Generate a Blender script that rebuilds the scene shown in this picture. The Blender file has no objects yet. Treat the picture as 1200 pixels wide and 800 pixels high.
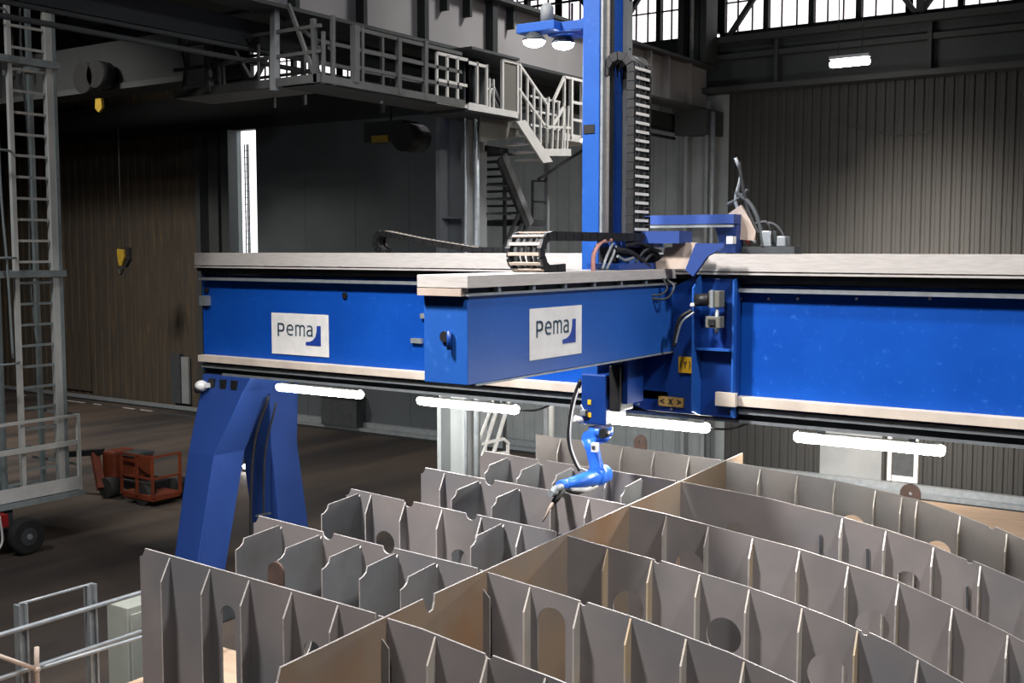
import bpy, bmesh, math, random
from mathutils import Vector, Matrix
random.seed(7)
sc = bpy.context.scene
COL = sc.collection

# ---------------------------------------------------------------- camera geometry
FPX, CAMH = 1320.0, 5.3
YAW = math.radians(34.2); TILT = math.atan(108 / 1320.0)
FH = Vector((-math.sin(YAW), math.cos(YAW), 0)); RT = Vector((math.cos(YAW), math.sin(YAW), 0))
FW = FH * math.cos(TILT) + Vector((0, 0, -math.sin(TILT))); UP = FH * math.sin(TILT) + Vector((0, 0, math.cos(TILT)))
CAM = Vector((0, 0, CAMH))
def ray(x, y): return FW + RT * (x - 600) / FPX + UP * (400 - y) / FPX
def onz(x, y, z): d = ray(x, y); return CAM + d * ((z - CAMH) / d.z)
def onY(x, y, Y): d = ray(x, y); return CAM + d * (Y / d.y)
def onX(x, y, X): d = ray(x, y); return CAM + d * (X / d.x)
def onP(x, y, p0, n): d = ray(x, y); return CAM + d * ((p0 - CAM).dot(n) / d.dot(n))

cam = bpy.data.objects.new('camera', bpy.data.cameras.new('camera')); COL.objects.link(cam)
cam.location = CAM; cam.rotation_euler = FW.to_track_quat('-Z', 'Y').to_euler()
cam.data.sensor_width = 36; cam.data.lens = FPX / 1200 * 36; cam.data.clip_end = 300
sc.camera = cam

# ---------------------------------------------------------------- materials
def lin(c):
    return tuple((v / 255 / 12.92 if v / 255 <= .04045 else ((v / 255 + .055) / 1.055) ** 2.4) for v in c)
def mat(name, c1, c2=None, scale=3.0, rough=.6, metal=0.0, detail=4, stretch=(1, 1, 1), c3=None, scale3=.8, thr=(.45, .7), bump=0, spec=.4, emit=None, es=0):
    m = bpy.data.materials.new(name); m.use_nodes = True; nt = m.node_tree; N = nt.nodes; L = nt.links
    b = N['Principled BSDF']; b.inputs['Roughness'].default_value = rough; b.inputs['Metallic'].default_value = metal
    b.inputs['Specular IOR Level'].default_value = spec
    b.inputs['Base Color'].default_value = (*c1, 1)
    if emit: b.inputs['Emission Color'].default_value = (*emit, 1); b.inputs['Emission Strength'].default_value = es
    if c2 is None: c2 = tuple(v * .82 for v in c1)
    tc = N.new('ShaderNodeTexCoord'); mp = N.new('ShaderNodeMapping'); mp.inputs['Scale'].default_value = stretch
    L.new(tc.outputs['Object'], mp.inputs['Vector'])
    no = N.new('ShaderNodeTexNoise'); no.inputs['Scale'].default_value = scale; no.inputs['Detail'].default_value = detail
    L.new(mp.outputs['Vector'], no.inputs['Vector'])
    cr = N.new('ShaderNodeValToRGB'); cr.color_ramp.elements[0].position = .35; cr.color_ramp.elements[1].position = .65
    cr.color_ramp.elements[0].color = (*c1, 1); cr.color_ramp.elements[1].color = (*c2, 1)
    L.new(no.outputs['Fac'], cr.inputs['Fac']); out = cr.outputs['Color']
    if c3:
        n2 = N.new('ShaderNodeTexNoise'); n2.inputs['Scale'].default_value = scale3; n2.inputs['Detail'].default_value = 6
        L.new(mp.outputs['Vector'], n2.inputs['Vector'])
        r2 = N.new('ShaderNodeValToRGB'); r2.color_ramp.elements[0].position = thr[0]; r2.color_ramp.elements[1].position = thr[1]
        L.new(n2.outputs['Fac'], r2.inputs['Fac'])
        mx = N.new('ShaderNodeMix'); mx.data_type = 'RGBA'; L.new(r2.outputs['Color'], mx.inputs['Factor'])
        L.new(out, mx.inputs[6]); mx.inputs[7].default_value = (*c3, 1); out = mx.outputs[2]
    L.new(out, b.inputs['Base Color'])
    if bump:
        bp = N.new('ShaderNodeBump'); bp.inputs['Strength'].default_value = bump; bp.inputs['Distance'].default_value = .01
        L.new(no.outputs['Fac'], bp.inputs['Height']); L.new(bp.outputs['Normal'], b.inputs['Normal'])
    return m
M = {}
M['blue'] = mat('blue_paint', (.004, .058, .33), (.005, .07, .38), 1.4, .45, spec=.15, c3=(.02, .12, .5), scale3=14, thr=(.6, .8))
M['blue_dark'] = mat('navy_paint', (.005, .035, .19), (.006, .045, .23), 2, .4)
M['blue_mid'] = mat('gantry_arm_paint', (.014, .088, .36), (.013, .078, .32), 1.5, .42, c3=(.03, .12, .42), scale3=14, thr=(.6, .8))
M['leg'] = mat('leg_paint', (.016, .05, .215), (.018, .056, .235), 1.2, .5)
M['mast'] = mat('mast_paint', (.014, .085, .36), (.012, .078, .33), 5, .4, c3=(.03, .12, .42), scale3=16, thr=(.6, .8))
M['blue_top'] = mat('darkened_blue_paint', (.02, .055, .22), (.02, .05, .2), 3, .5)  # gantry blue darkened to offset the strong light from above
M['robot'] = mat('robot_paint', (.03, .16, .75), (.03, .15, .7), 3, .3)
M['alu'] = mat('brushed_aluminium', (.50, .475, .45), (.43, .41, .385), 6, .5, .1, stretch=(1, 1, 8))
M['cream'] = mat('cream_flange_paint', (.62, .55, .46), (.5, .44, .37), 3, .6)
M['galv'] = mat('galvanised_steel', (.21, .235, .25), (.27, .295, .31), 9, .45, .3)
M['dgrey'] = mat('dark_machine_grey', (.035, .04, .043), (.05, .055, .06), 6, .6)
M['black'] = mat('black_plastic', (.008, .008, .009), (.014, .014, .015), 10, .5)
M['sheet'] = mat('worn_sheet_metal', (.45, .37, .31), (.36, .29, .24), 4, .55)
M['steel'] = mat('primed_ship_plate', (.185, .168, .164), (.225, .205, .198), 1.6, .52, .12, c3=(.15, .15, .158), scale3=.9)
M['steel2'] = mat('blue_grey_ship_plate', (.19, .20, .205), (.24, .25, .26), 2.2, .45, .25, c3=(.15, .145, .14), scale3=1.2)
M['edge'] = mat('cut_plate_edge', (.50, .47, .45), (.36, .34, .32), 14, .4, .35)
M['fin'] = mat('stiffener_bar_steel', (.42, .385, .34), (.34, .32, .30), 3, .5, .15, c3=(.42, .33, .22), scale3=1.4, thr=(.5, .62))
M['rust'] = mat('rust_stained_plate', (.22, .185, .155), (.30, .22, .15), 1.1, .6, .1, c3=(.27, .15, .075), scale3=1.3, thr=(.48, .75))
M['lug'] = mat('rusty_brown_lug', (.07, .045, .04), (.10, .06, .045), 8, .7)
M['cabinet'] = mat('cabinet_enamel', (.32, .34, .30), (.29, .31, .27), 4, .5)
M['white'] = mat('white_enamel', (.72, .72, .70), (.64, .64, .62), 8, .5)
M['text'] = mat('slate_lettering', (.045, .09, .13), (.05, .1, .14), 5, .5)
M['swoosh'] = mat('navy_logo_ink', (.01, .04, .26), (.01, .045, .28), 5, .5)
M['yellow'] = mat('yellow_label', (.85, .5, .02), (.8, .45, .02), 5, .5)
M['ochre'] = mat('faded_ochre_label', (.42, .27, .07), (.36, .22, .06), 5, .6)
M['floor'] = mat('oily_concrete', (.050, .038, .030), (.075, .056, .044), .5, .7, c3=(.022, .019, .018), scale3=.35, thr=(.42, .62), stretch=(1.8, .3, 1), bump=.2)
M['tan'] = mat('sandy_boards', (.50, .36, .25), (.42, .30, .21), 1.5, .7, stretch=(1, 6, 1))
M['wall_rust'] = mat('rust_streaked_sheet', (.062, .050, .036), (.042, .035, .027), 1.2, .85, c3=(.095, .065, .03), scale3=2.0, thr=(.55, .75), stretch=(5, 5, .5))
M['wall_grey'] = mat('grey_sheet_wall', (.25, .275, .28), (.21, .235, .24), 1.5, .8)
M['wall_door'] = mat('dark_door_leaf', (.066, .077, .085), (.058, .068, .075), 1.0, .8)
M['wall_corr'] = mat('corrugated_dark_sheet', (.034, .0345, .033), (.027, .028, .027), .7, .75, stretch=(1, 1, .3))
M['truss'] = mat('grey_green_steelwork', (.036, .041, .042), (.03, .034, .035), 1.5, .7)
M['truss_dark'] = mat('dark_steelwork', (.014, .017, .018), (.018, .021, .022), 1.5, .8)
M['col'] = mat('pale_grey_steelwork', (.22, .235, .24), (.18, .195, .20), 1.5, .6)
M['girder'] = mat('crane_girder_paint', (.26, .255, .255), (.22, .215, .215), .8, .6)
M['rail'] = mat('railing_paint', (.55, .55, .52), (.48, .48, .46), 6, .5)
M['railg'] = mat('grey_railing_paint', (.085, .09, .088), (.07, .075, .073), 6, .6)
M['tower'] = mat('access_tower_paint', (.68, .68, .64), (.60, .61, .58), 5, .5)
M['tower_g'] = mat('access_tower_galvanised', (.24, .28, .28), (.3, .34, .34), 5, .5)
M['orange'] = mat('orange_lift_paint', (.14, .026, .007), (.10, .018, .006), 3, .6)
M['red'] = mat('red_chassis_paint', (.35, .01, .01), (.28, .01, .01), 3, .5)
M['rubber'] = mat('tyre_rubber', (.012, .012, .012), (.02, .02, .02), 10, .8)
M['ceil'] = mat('ceiling_sheet', (.02, .024, .028), (.016, .02, .024), 1, .9)
M['hook'] = mat('yellow_hook_block', (.30, .20, .015), (.2, .13, .012), 8, .6)
M['copper'] = mat('pink_hose', (.45, .22, .2), (.5, .26, .22), 8, .4)
M['grass'] = mat('outdoor_hedge', (.25, .5, .4), (.4, .6, .5), 2, .9)
def emis(name, col, s):
    m = bpy.data.materials.new(name); m.use_nodes = True; N = m.node_tree.nodes
    b = N['Principled BSDF']; b.inputs['Base Color'].default_value = (.8, .8, .8, 1)
    b.inputs['Emission Color'].default_value = (*col, 1); b.inputs['Emission Strength'].default_value = s
    return m
M['tube'] = emis('lit_tube_cover', (1, .97, .9), 75)
M['flood'] = emis('lit_flood_lens', (.88, .9, 1), 60)
M['walllamp'] = emis('lit_wall_tube', (1, .93, .87), 60)
def glassmat():
    m = bpy.data.materials.new('window_glass'); m.use_nodes = True; nt = m.node_tree; N = nt.nodes; N.clear()
    o = N.new('ShaderNodeOutputMaterial'); t = N.new('ShaderNodeBsdfTransparent'); g = N.new('ShaderNodeBsdfGlossy'); g.inputs['Roughness'].default_value = .1
    no = N.new('ShaderNodeTexNoise'); no.inputs['Scale'].default_value = 1.5
    cr = N.new('ShaderNodeValToRGB'); cr.color_ramp.elements[0].color = (1, .97, .93, 1); cr.color_ramp.elements[1].color = (.95, .9, .95, 1)
    nt.links.new(no.outputs['Fac'], cr.inputs['Fac']); nt.links.new(cr.outputs['Color'], t.inputs['Color'])
    mx = N.new('ShaderNodeMixShader'); mx.inputs['Fac'].default_value = .06
    nt.links.new(t.outputs[0], mx.inputs[1]); nt.links.new(g.outputs[0], mx.inputs[2]); nt.links.new(mx.outputs[0], o.inputs['Surface'])
    return m
M['glass'] = glassmat()
M['meshp'] = mat('tinted_mesh_panel', (.10, .10, .085), (.12, .12, .10), 40, .7)

# ---------------------------------------------------------------- object helpers
def V(*a): return Vector(a)
def thing(name, label=None, cat=None, loc=(0, 0, 0), group=None, kind=None):
    o = bpy.data.objects.new(name, None); COL.objects.link(o); o.location = loc; o.empty_display_size = .2
    tag(o, label, cat, group, kind); return o
def tag(o, label=None, cat=None, group=None, kind=None):
    if label: o['label'] = label
    if cat: o['category'] = cat
    if group: o['group'] = group
    if kind: o['kind'] = kind
    return o
class MB:
    def __init__(s): s.bm = bmesh.new(); s.mats = []; s.cur = 0
    def m(s, mt):
        if mt not in s.mats: s.mats.append(mt)
        s.cur = s.mats.index(mt); return s
    def face(s, vs):
        try: f = s.bm.faces.new(vs); f.material_index = s.cur; return f
        except ValueError: return None
    def hexa(s, c):
        v = [s.bm.verts.new(p) for p in c]
        for q in ((0, 3, 2, 1), (4, 5, 6, 7), (0, 1, 5, 4), (1, 2, 6, 5), (2, 3, 7, 6), (3, 0, 4, 7)): s.face([v[i] for i in q])
        return s
    def box(s, x0, x1, y0, y1, z0, z1):
        return s.hexa([(x0, y0, z0), (x1, y0, z0), (x1, y1, z0), (x0, y1, z0), (x0, y0, z1), (x1, y0, z1), (x1, y1, z1), (x0, y1, z1)])
    def bar(s, p, q, w, h=None, up=(0, 0, 1)):
        p, q = Vector(p), Vector(q); h = h or w; d = (q - p).normalized(); u = Vector(up)
        if abs(d.dot(u)) > .98: u = Vector((0, 1, 0))
        a = d.cross(u).normalized(); b = a.cross(d).normalized(); a *= w / 2; b *= h / 2
        return s.hexa([p - a - b, p + a - b, p + a + b, p - a + b, q - a - b, q + a - b, q + a + b, q - a + b])
    def ring(s, c, a, b, ra, rb, n):
        return [s.bm.verts.new(c + a * (ra * math.cos(2 * math.pi * i / n)) + b * (rb * math.sin(2 * math.pi * i / n))) for i in range(n)]
    def tube(s, pts, r, n=10, cap=True):
        pts = [Vector(p) for p in pts]; rs = r if isinstance(r, (list, tuple)) else [r] * len(pts); prev = None; ref = None
        for i, p in enumerate(pts):
            d = (pts[min(i + 1, len(pts) - 1)] - pts[max(i - 1, 0)]).normalized()
            if ref is None:
                ref = d.cross(Vector((0, 0, 1)))
                if ref.length < .1: ref = d.cross(Vector((0, 1, 0)))
            a = (ref - d * ref.dot(d)).normalized(); ref = a; b = d.cross(a)
            R = s.ring(p, a, b, rs[i], rs[i], n)
            if prev:
                for k in range(n):
                    f = s.face([prev[k], prev[(k + 1) % n], R[(k + 1) % n], R[k]])
                    if f: f.smooth = True
            elif cap: s.face(list(reversed(R)))
            prev = R
        if cap: s.face(prev)
        return s
    def prism(s, poly, ext):
        ext = Vector(ext); a = [s.bm.verts.new(Vector(p)) for p in poly]; b = [s.bm.verts.new(Vector(p) + ext) for p in poly]
        s.face(a); s.face(list(reversed(b))); n = len(a)
        for i in range(n): s.face([a[i], b[i], b[(i + 1) % n], a[(i + 1) % n]])
        return s
    def sphere(s, c, r, sc_=(1, 1, 1), n=12):
        g = bmesh.ops.create_uvsphere(s.bm, u_segments=n, v_segments=n // 2 + 2, radius=r, matrix=Matrix.Translation(c) @ Matrix.Diagonal((*sc_, 1)))
        for v in g['verts']:
            for f in v.link_faces: f.smooth = True; f.material_index = s.cur
        return s
    def build(s, name, mt=None, parent=None, bevel=0, **kw):
        if mt is not None and not s.mats: s.mats = [mt]
        bmesh.ops.recalc_face_normals(s.bm, faces=s.bm.faces)
        me = bpy.data.meshes.new(name); s.bm.to_mesh(me); s.bm.free()
        for x in s.mats: me.materials.append(x)
        o = bpy.data.objects.new(name, me); COL.objects.link(o)
        if parent is not None:
            o.parent = parent
            if parent.type == 'EMPTY': o.matrix_parent_inverse = Matrix.Translation(-Vector(parent.location))
        if bevel:
            b = o.modifiers.new('bevel', 'BEVEL'); b.width = bevel; b.segments = 2; b.limit_method = 'ANGLE'
        return tag(o, **kw) if kw else o
def box(name, mt, parent, x0, x1, y0, y1, z0, z1, bevel=0, **kw):
    return MB().box(x0, x1, y0, y1, z0, z1).build(name, mt, parent, bevel, **kw)
def tube(name, mt, parent, pts, r, n=10, **kw): return MB().tube(pts, r, n).build(name, mt, parent, **kw)
def circ(c, r, n=20, ry=None, a0=0, a1=2 * math.pi): 
    return [(c[0] + r * math.cos(a0 + (a1 - a0) * i / n), c[1] + (ry or r) * math.sin(a0 + (a1 - a0) * i / n)) for i in range(n)]
def plate(name, outer, holes, o, u, v, n, th, mt, emt, parent, **kw):
    """flat cut plate: outline and holes in (u,v), extruded by th along n; cut edges get emt"""
    bm = bmesh.new(); edges = []
    for loop in [outer] + holes:
        vs = [bm.verts.new(o + u * a + v * b) for a, b in loop]
        edges += [bm.edges.new((vs[i], vs[(i + 1) % len(vs)])) for i in range(len(vs))]
    bmesh.ops.triangle_fill(bm, use_beauty=True, use_dissolve=False, edges=edges)
    faces = list(bm.faces)
    r = bmesh.ops.extrude_face_region(bm, geom=faces)
    bmesh.ops.translate(bm, verts=[g for g in r['geom'] if isinstance(g, bmesh.types.BMVert)], vec=n * th)
    bmesh.ops.recalc_face_normals(bm, faces=bm.faces)
    for f in bm.faces: f.material_index = 0 if abs(f.normal.dot(n)) > .9 else 1
    me = bpy.data.meshes.new(name); bm.to_mesh(me); bm.free(); me.materials.append(mt); me.materials.append(emt)
    ob = bpy.data.objects.new(name, me); COL.objects.link(ob); ob.parent = parent
    if parent is not None and parent.type == 'EMPTY': ob.matrix_parent_inverse = Matrix.Translation(-Vector(parent.location))
    return tag(ob, **kw) if kw else ob
def bez(pts, n=10):
    """Catmull-Rom through pts"""
    P = [Vector(p) for p in pts]; P = [P[0] * 2 - P[1]] + P + [P[-1] * 2 - P[-2]]; out = []
    for i in range(1, len(P) - 2):
        for k in range(n):
            t = k / n; a, b, c, d = P[i - 1:i + 3]
            out.append(.5 * ((2 * b) + (c - a) * t + (2 * a - 5 * b + 4 * c - d) * t * t + (3 * b - a - 3 * c + d) * t ** 3))
    out.append(P[-2]); return out
ST = 'structure'

# ================================================================= THE HALL
WY = 24.7; XL, XR, YB, ZC = -44.0, 9.0, -9.0, 13.6
box('floor', M['floor'], None, XL, XR, YB, WY + 8, -.2, 0, kind=ST)
box('ceiling', M['ceil'], None, XL, XR, YB, WY + .4, ZC, ZC + .2, kind=ST)
box('wall_left', M['wall_rust'], None, XL - .2, XL, YB, WY + .4, 0, ZC, kind=ST)
box('wall_right', M['wall_corr'], None, XR, XR + .2, YB, WY + .4, 0, ZC, kind=ST)
box('wall_back', M['wall_corr'], None, XL, XR, YB - .2, YB, 0, ZC, kind=ST)
def corr(name, mt, x0, x1, z0, z1, y, pitch, depth, parent=None, ymat=None, **kw):
    b = MB(); n = int((x1 - x0) / pitch); prof = []
    for i in range(n):
        x = x0 + i * pitch
        prof += [(x, y), (x + pitch * .3, y), (x + pitch * .4, y - depth), (x + pitch * .85, y - depth), (x + pitch * .97, y)]
    prof += [(x1, y), (x1, y + .15), (x0, y + .15)]
    bot = [b.bm.verts.new((p[0], p[1], z0)) for p in prof]; top = [b.bm.verts.new((p[0], p[1], z1)) for p in prof]
    k = len(prof)
    for i in range(k): b.face([bot[i], bot[(i + 1) % k], top[(i + 1) % k], top[i]])
    return b.build(name, mt, parent, **kw)
# the far wall, its panels from left to right
corr('wall_far', M['wall_rust'], -43.9, -28.7, 0, 11.3, WY, .42, .04, kind=ST)
corr('wall_far', M['wall_corr'], -10.7, 8.9, 0, 8.9, WY, .20, .05, kind=ST)
corr('wall_far', M['wall_grey'], -18.2, -11.5, 0, 9.0, WY, .34, .04, kind=ST)
box('wall_far', M['wall_grey'], None, -11.5, -10.7, WY, WY + .2, 0, 9.0, kind=ST)
b = MB(); b.box(-28.7, -27.25, WY, WY + .2, 0, 9); b.build('wall_far', M['wall_grey'], None, kind=ST)
b = MB(); b.box(-26.25, -18.2, WY - .12, WY + .1, .25, 9.0)
for x in (-24.2, -22.2, -20.2): b.box(x, x + .015, WY - .13, WY - .12, .3, 8.9)
b.build('door_1', M['wall_door'], None, kind=ST)
box('trim_1', M['truss_dark'], None, -43.9, -11.5, WY - .15, WY + .2, 9.0, 10.18, kind=ST)
box('wall_far', M['truss_dark'], None, -43.9, -28.9, WY + .02, WY + .2, 11.3, ZC, kind=ST)
box('wall_far', M['ceil'], None, -28.9, 8.9, WY + .02, WY + .2, 12.9, ZC, kind=ST)
# crane-rail band above the corrugated sheets
b = MB(); b.box(-11.4, 8.9, WY - .1, WY + .2, 8.9, 10.18)
b.box(-11.4, 8.9, WY - .55, WY - .1, 8.86, 8.98); b.box(-11.4, 8.9, WY - .3, WY - .1, 9.62, 9.74); b.box(-11.4, 8.9, WY - .4, WY - .1, 10.0, 10.08)
for x in (-9.5, -6.2, -2.9, .4): b.box(x, x + .08, WY - .35, WY - .1, 8.98, 10.05)
b.build('trim_2', M['truss'], None, kind=ST)
# base rail on the ground along the wall
b = MB(); b.m(M['galv']).box(-43.5, 8.8, 24.25, 24.45, 0, .14).box(-26.2, 8.8, 24.45, 24.60, 0, .28)
b.m(M['truss_dark']).box(-43.5, 8.8, 24.2, 24.25, 0, .05); b.build('baseboard_far', None, None, kind=ST)
# tall column strips beside the bright gap
b = MB(); b.box(-28.75, -28.55, 24.3, 24.7, 0, 9.0); b.box(-28.2, -27.75, 24.35, 24.7, 0, 9.0); b.box(-27.55, -27.2, 24.3, 24.68, 0, 9.0); b.build('trim_3', M['truss'], None, kind=ST)
# outdoor hedge beyond the gap
b = MB()
for i in range(26): b.sphere(V(-33 + i * .45 + random.uniform(-.2, .2), 31.5 + random.uniform(-.4, .4), random.uniform(.5, 4.6)), random.uniform(.7, 1.2), n=10)
tag(b.build('hedge', M['grass']), 'pale green bushes seen outside through the tall bright gap', 'hedge', kind='stuff')
# gap fence (mesh strips visible against the sky)
t = thing('mesh_gate', 'thin wire mesh screen at the left side of the bright doorway gap', 'gate', (-27.0, 25.0, 0))
b = MB()
for k in range(40): b.box(-27.27, -27.05, 25.0, 25.015, .2 + k * .21, .215 + k * .21)
b.build('wire', M['dgrey'], t)
b = MB()
for x in (-27.22, -27.12, -27.05): b.box(x, x + .012, 24.98, 25.03, 0, 8.6)
b.build('gate_frame', M['dgrey'], t)

# window bays, one object each
def window(i, x0, x1, zb=10.18, zt=12.9):
    w = MB(); n = max(1, round((x1 - x0) / 1.05)); st = (x1 - x0) / n
    w.box(x0, x1, WY, WY + .14, zb, zb + .1); w.box(x0, x1, WY, WY + .14, zt - .1, zt)
    for k in range(n + 1): w.box(x0 + k * st - .06, x0 + k * st + .06, WY - .02, WY + .14, zb, zt)
    for k in range(n):
        for j in (1, 2): w.box(x0 + (k + j / 3) * st - .012, x0 + (k + j / 3) * st + .012, WY + .04, WY + .1, zb, zt)
    for z in (.78, 1.5, 2.2): w.box(x0, x1, WY + .04, WY + .1, zb + z - .014, zb + z + .014)
    o = w.build('window_%d' % i, M['truss_dark'], None, kind=ST)
    box('glass_pane', M['glass'], o, x0 + .01, x1 - .01, WY + .065, WY + .07, zb + .02, zt - .02)
xs = [-26.6, -22.9, -19.2, -15.4, -11.6]
box('wall_far', M['truss_dark'], None, -28.9, -26.6, WY + .02, WY + .2, 10.18, 12.9, kind=ST)
for i in range(4): window(i + 1, xs[i], xs[i + 1])
xs = [-10.9, -6.7, -2.5, 1.7, 5.3, 8.7]
for i in range(5): window(i + 5, xs[i], xs[i + 1])
box('wall_far', M['truss_dark'], None, -11.6, -10.9, WY + .02, WY + .2, 10.3, 12.9, kind=ST)
# wind braces before the windows
t = thing('wall_bracing', 'grey steel lattice bracing standing before the high right windows', 'bracing', (-10, 24.3, 10.3))
for x0 in (-10.6, -6.4, -2.2):
    for a, bb in (((x0, 10.1), (x0 + 2.1, 12.9)), ((x0 + 4.2, 10.1), (x0 + 2.1, 12.9))):
        MB().bar((a[0], 24.35, a[1]), (bb[0], 24.35, bb[1]), .12, .1).build('brace', M['truss'], t)
    MB().bar((x0 + 4.25, 24.35, 10.2), (x0 + 4.25, 24.35, 12.9), .16, .16).build('post', M['truss'], t)
MB().bar((-10.9, 24.2, 10.02), (9, 24.2, 10.02), .14, .14).build('bottom_chord', M['truss'], t)
t = thing('wall_bracing', 'dark steel lattice bracing in front of the high windows left of the corner column', 'bracing', (-19, 24.3, 10.3))
for x0 in (-28.0, -23.8, -19.6, -15.6):
    for a, bb in (((x0, 12.9), (x0 + 2.0, 10.3)), ((x0 + 4.0, 12.9), (x0 + 2.0, 10.3))):
        MB().bar((a[0], 24.3, a[1]), (bb[0], 24.3, bb[1]), .13, .1).build('brace', M['truss'], t)
for x in (-13.9, -14.6, -13.1): MB().bar((x, 24.1, 10.3), (x, 24.1, 11.3), .04).build('post', M['truss_dark'], t)
MB().bar((-28, 24.1, 11.35), (-11.5, 24.1, 11.35), .05).build('handrail', M['truss_dark'], t)

# wall doors / panels at the right, low down
t = thing('pale_panel', 'pale grey board leaning on the corrugated wall behind the rightmost tube lamp', 'panel', (-7.7, 24.5, .28))
b = MB(); b.box(-8.35, -6.98, 24.61, 24.64, 0, 1.85); b.build('board', M['col'], t)
t = thing('window_frame', 'small white framed hatch low on the corrugated wall beside the pale board', 'hatch', (-6.5, 24.5, .3))
b = MB(); b.box(-6.84, -6.76, 24.56, 24.64, .3, 2.0); b.box(-6.28, -6.2, 24.56, 24.64, .3, 2.0); b.box(-6.74, -6.28, 24.56, 24.64, .3, .42); b.box(-6.74, -6.28, 24.56, 24.64, 1.9, 2.0)
b.build('frame', M['white'], t); box('pane', M['dgrey'], t, -6.74, -6.28, 24.6, 24.62, .42, 1.9)
t = thing('wall_door', 'narrow pale grey door in the rust-streaked wall left of the gantry leg', 'door', (-29.9, 24.6, .2))
box('leaf', M['col'], t, -29.95, -29.6, 24.56, 24.64, .2, 1.75); box('frame', M['dgrey'], t, -30.4, -29.95, 24.5, 24.63, .2, 1.85)
tag(box('wall_patch', M['wall_rust'], None, -37.3, -34.9, 24.60, 24.64, .25, 2.3), 'lighter brown sheet patch low on the rust-streaked wall beside the tower', 'panel')
t = thing('equipment_box', 'dark equipment box at the foot of the grey door behind the leftmost tube lamp', 'box', (-22.5, 24.3, .3))
box('case', M['dgrey'], t, -23.25, -21.85, 24.15, 24.55, .14, .95, .02); box('lid', M['truss_dark'], t, -23.28, -21.82, 24.12, 24.55, .95, 1.0)
# floor glints by the wall, put in as short bright metal strips
t = thing('floor_rail', 'dark floor rail with bright strips for glints along the rust-streaked wall', 'rail', (-34, 23.6, 0))
for x0, x1 in ((-35.6, -33.9), (-33.4, -33.0), (-31.8, -31.2), (-30.9, -30.3), (-37.6, -37.4)): box('glint_strip', M['alu'], t, x0, x1, 23.6, 23.66, 0, .03)
box('rail_web', M['dgrey'], t, -43, -27, 23.55, 23.72, 0, .012)
# lit floor at the right, its brightness put into a sand-coloured sheet
tag(box('lit_floor_sheet', M['tan'], None, -8.2, 8.5, 15.5, 24.1, 0, .05), 'sand-coloured sheet for the lit floor area at the right beyond the hull block', 'floor sheet')

# columns of the crane runway
def column(y0, label, ztop=8.45):
    t = thing('hall_column', label, 'column', (-11.2, y0 + .3, 0), group='crane runway columns')
    b = MB(); b.box(-11.5, -11.42, y0, y0 + .6, 0, ztop); b.box(-10.98, -10.9, y0, y0 + .6, 0, ztop); b.box(-11.42, -10.98, y0 + .26, y0 + .34, 0, ztop)
    b.build('shaft', M['col'], t)
    for z in (2.9, 5.8): box('stiffener', M['col'], t, -11.42, -10.98, y0 + .05, y0 + .26, z, z + .03)
    box('base_plate', M['dgrey'], t, -11.6, -10.8, y0 - .1, y0 + .7, 0, .04)
    return t
c1 = column(14.7, 'pale grey H-section hall column standing behind the second tube lamp')
tube('downpipe', M['galv'], c1, [(-10.74, 14.78, .1), (-10.74, 14.78, 8.3)], .055)
tube('downpipe', M['galv'], c1, [(-10.84, 14.62, .1), (-10.84, 14.62, 8.3)], .025)
c2 = column(24.0, 'pale grey hall column in the far corner against the corrugated wall')
b = MB()
for k in range(4): b.box(-11.5 - .02, -10.9, 23.9 + 0, 23.94, 0, 0.01)
box('gusset', M['truss'], c2, -11.6, -10.8, 23.7, 24.6, 7.9, 8.45)
b.bm.free()
tube('downpipe', M['galv'], c2, [(-10.75, 23.9, .05), (-10.75, 23.9, 8.4)], .06)
t = thing('hall_column', 'upper grey column rising above the runway beam at the window corner', 'column', (-11.2, 24.0, 9.5), group='crane runway columns')
b = MB(); b.box(-11.55, -11.4, 23.7, 24.3, 9.5, 13.5); b.box(-11.0, -10.85, 23.7, 24.3, 9.5, 13.5); b.box(-11.4, -11.0, 23.9, 24.0, 9.5, 13.5); b.build('shaft', M['truss'], t)
tube('downpipe', M['galv'], t, [(-11.15, 23.6, 9.5), (-11.15, 23.6, 13.5)], .05)
# runway girder
t = thing('crane_runway_girder', 'long pale crane runway girder running into the far corner above the walkway', 'girder', (-11.2, 10, 8.45))
box('web', M['girder'], t, -11.25, -11.15, -8, 24.4, 8.5, 9.42)
box('bottom_flange', M['truss'], t, -11.45, -10.95, -8, 24.4, 8.45, 8.5)
box('top_flange', M['truss'], t, -11.5, -10.9, -8, 24.4, 9.42, 9.48)
box('crane_rail', M['dgrey'], t, -11.24, -11.16, -8, 24.4, 9.48, 9.58)
for x_, y_, w_, full in ((492, 40, .1, 1), (572, 50, .14, 1), (518, 10, .06, 0), (545, 20, .06, 0), (596, 25, .04, 0), (758, 90, .05, 1), (779, 95, .05, 1), (805, 100, .05, 1), (420, 10, .08, 1), (340, 5, .08, 1)):
    yy = onX(x_, y_, -11.1).y; box('web_stiffener', M['truss_dark'] if x_ < 600 else M['girder'], t, -11.15, -11.0, yy, yy + w_, 8.5 if full else 9.05, 9.42)
# dark beams and pipes parallel to the girder, below and behind it
t = thing('service_beam', 'dark double service beam running beneath the pale crane girder', 'beam', (-11.9, 10, 7.9))
box('beam', M['truss_dark'], t, -12.0, -11.7, -8, 24.3, 8.05, 8.4); 
for z in (8.02, 7.86): tube('pipe', M['truss'], t, [(-11.75, 6, z), (-11.75, 24.0, z)], .035)
tag(MB().box(-14.6, -11.7, -8, 24, 8.75, 9.0).build('crane_walkway_deck', M['truss_dark']), 'dark walkway deck running behind the pale crane girder', 'walkway')
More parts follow.
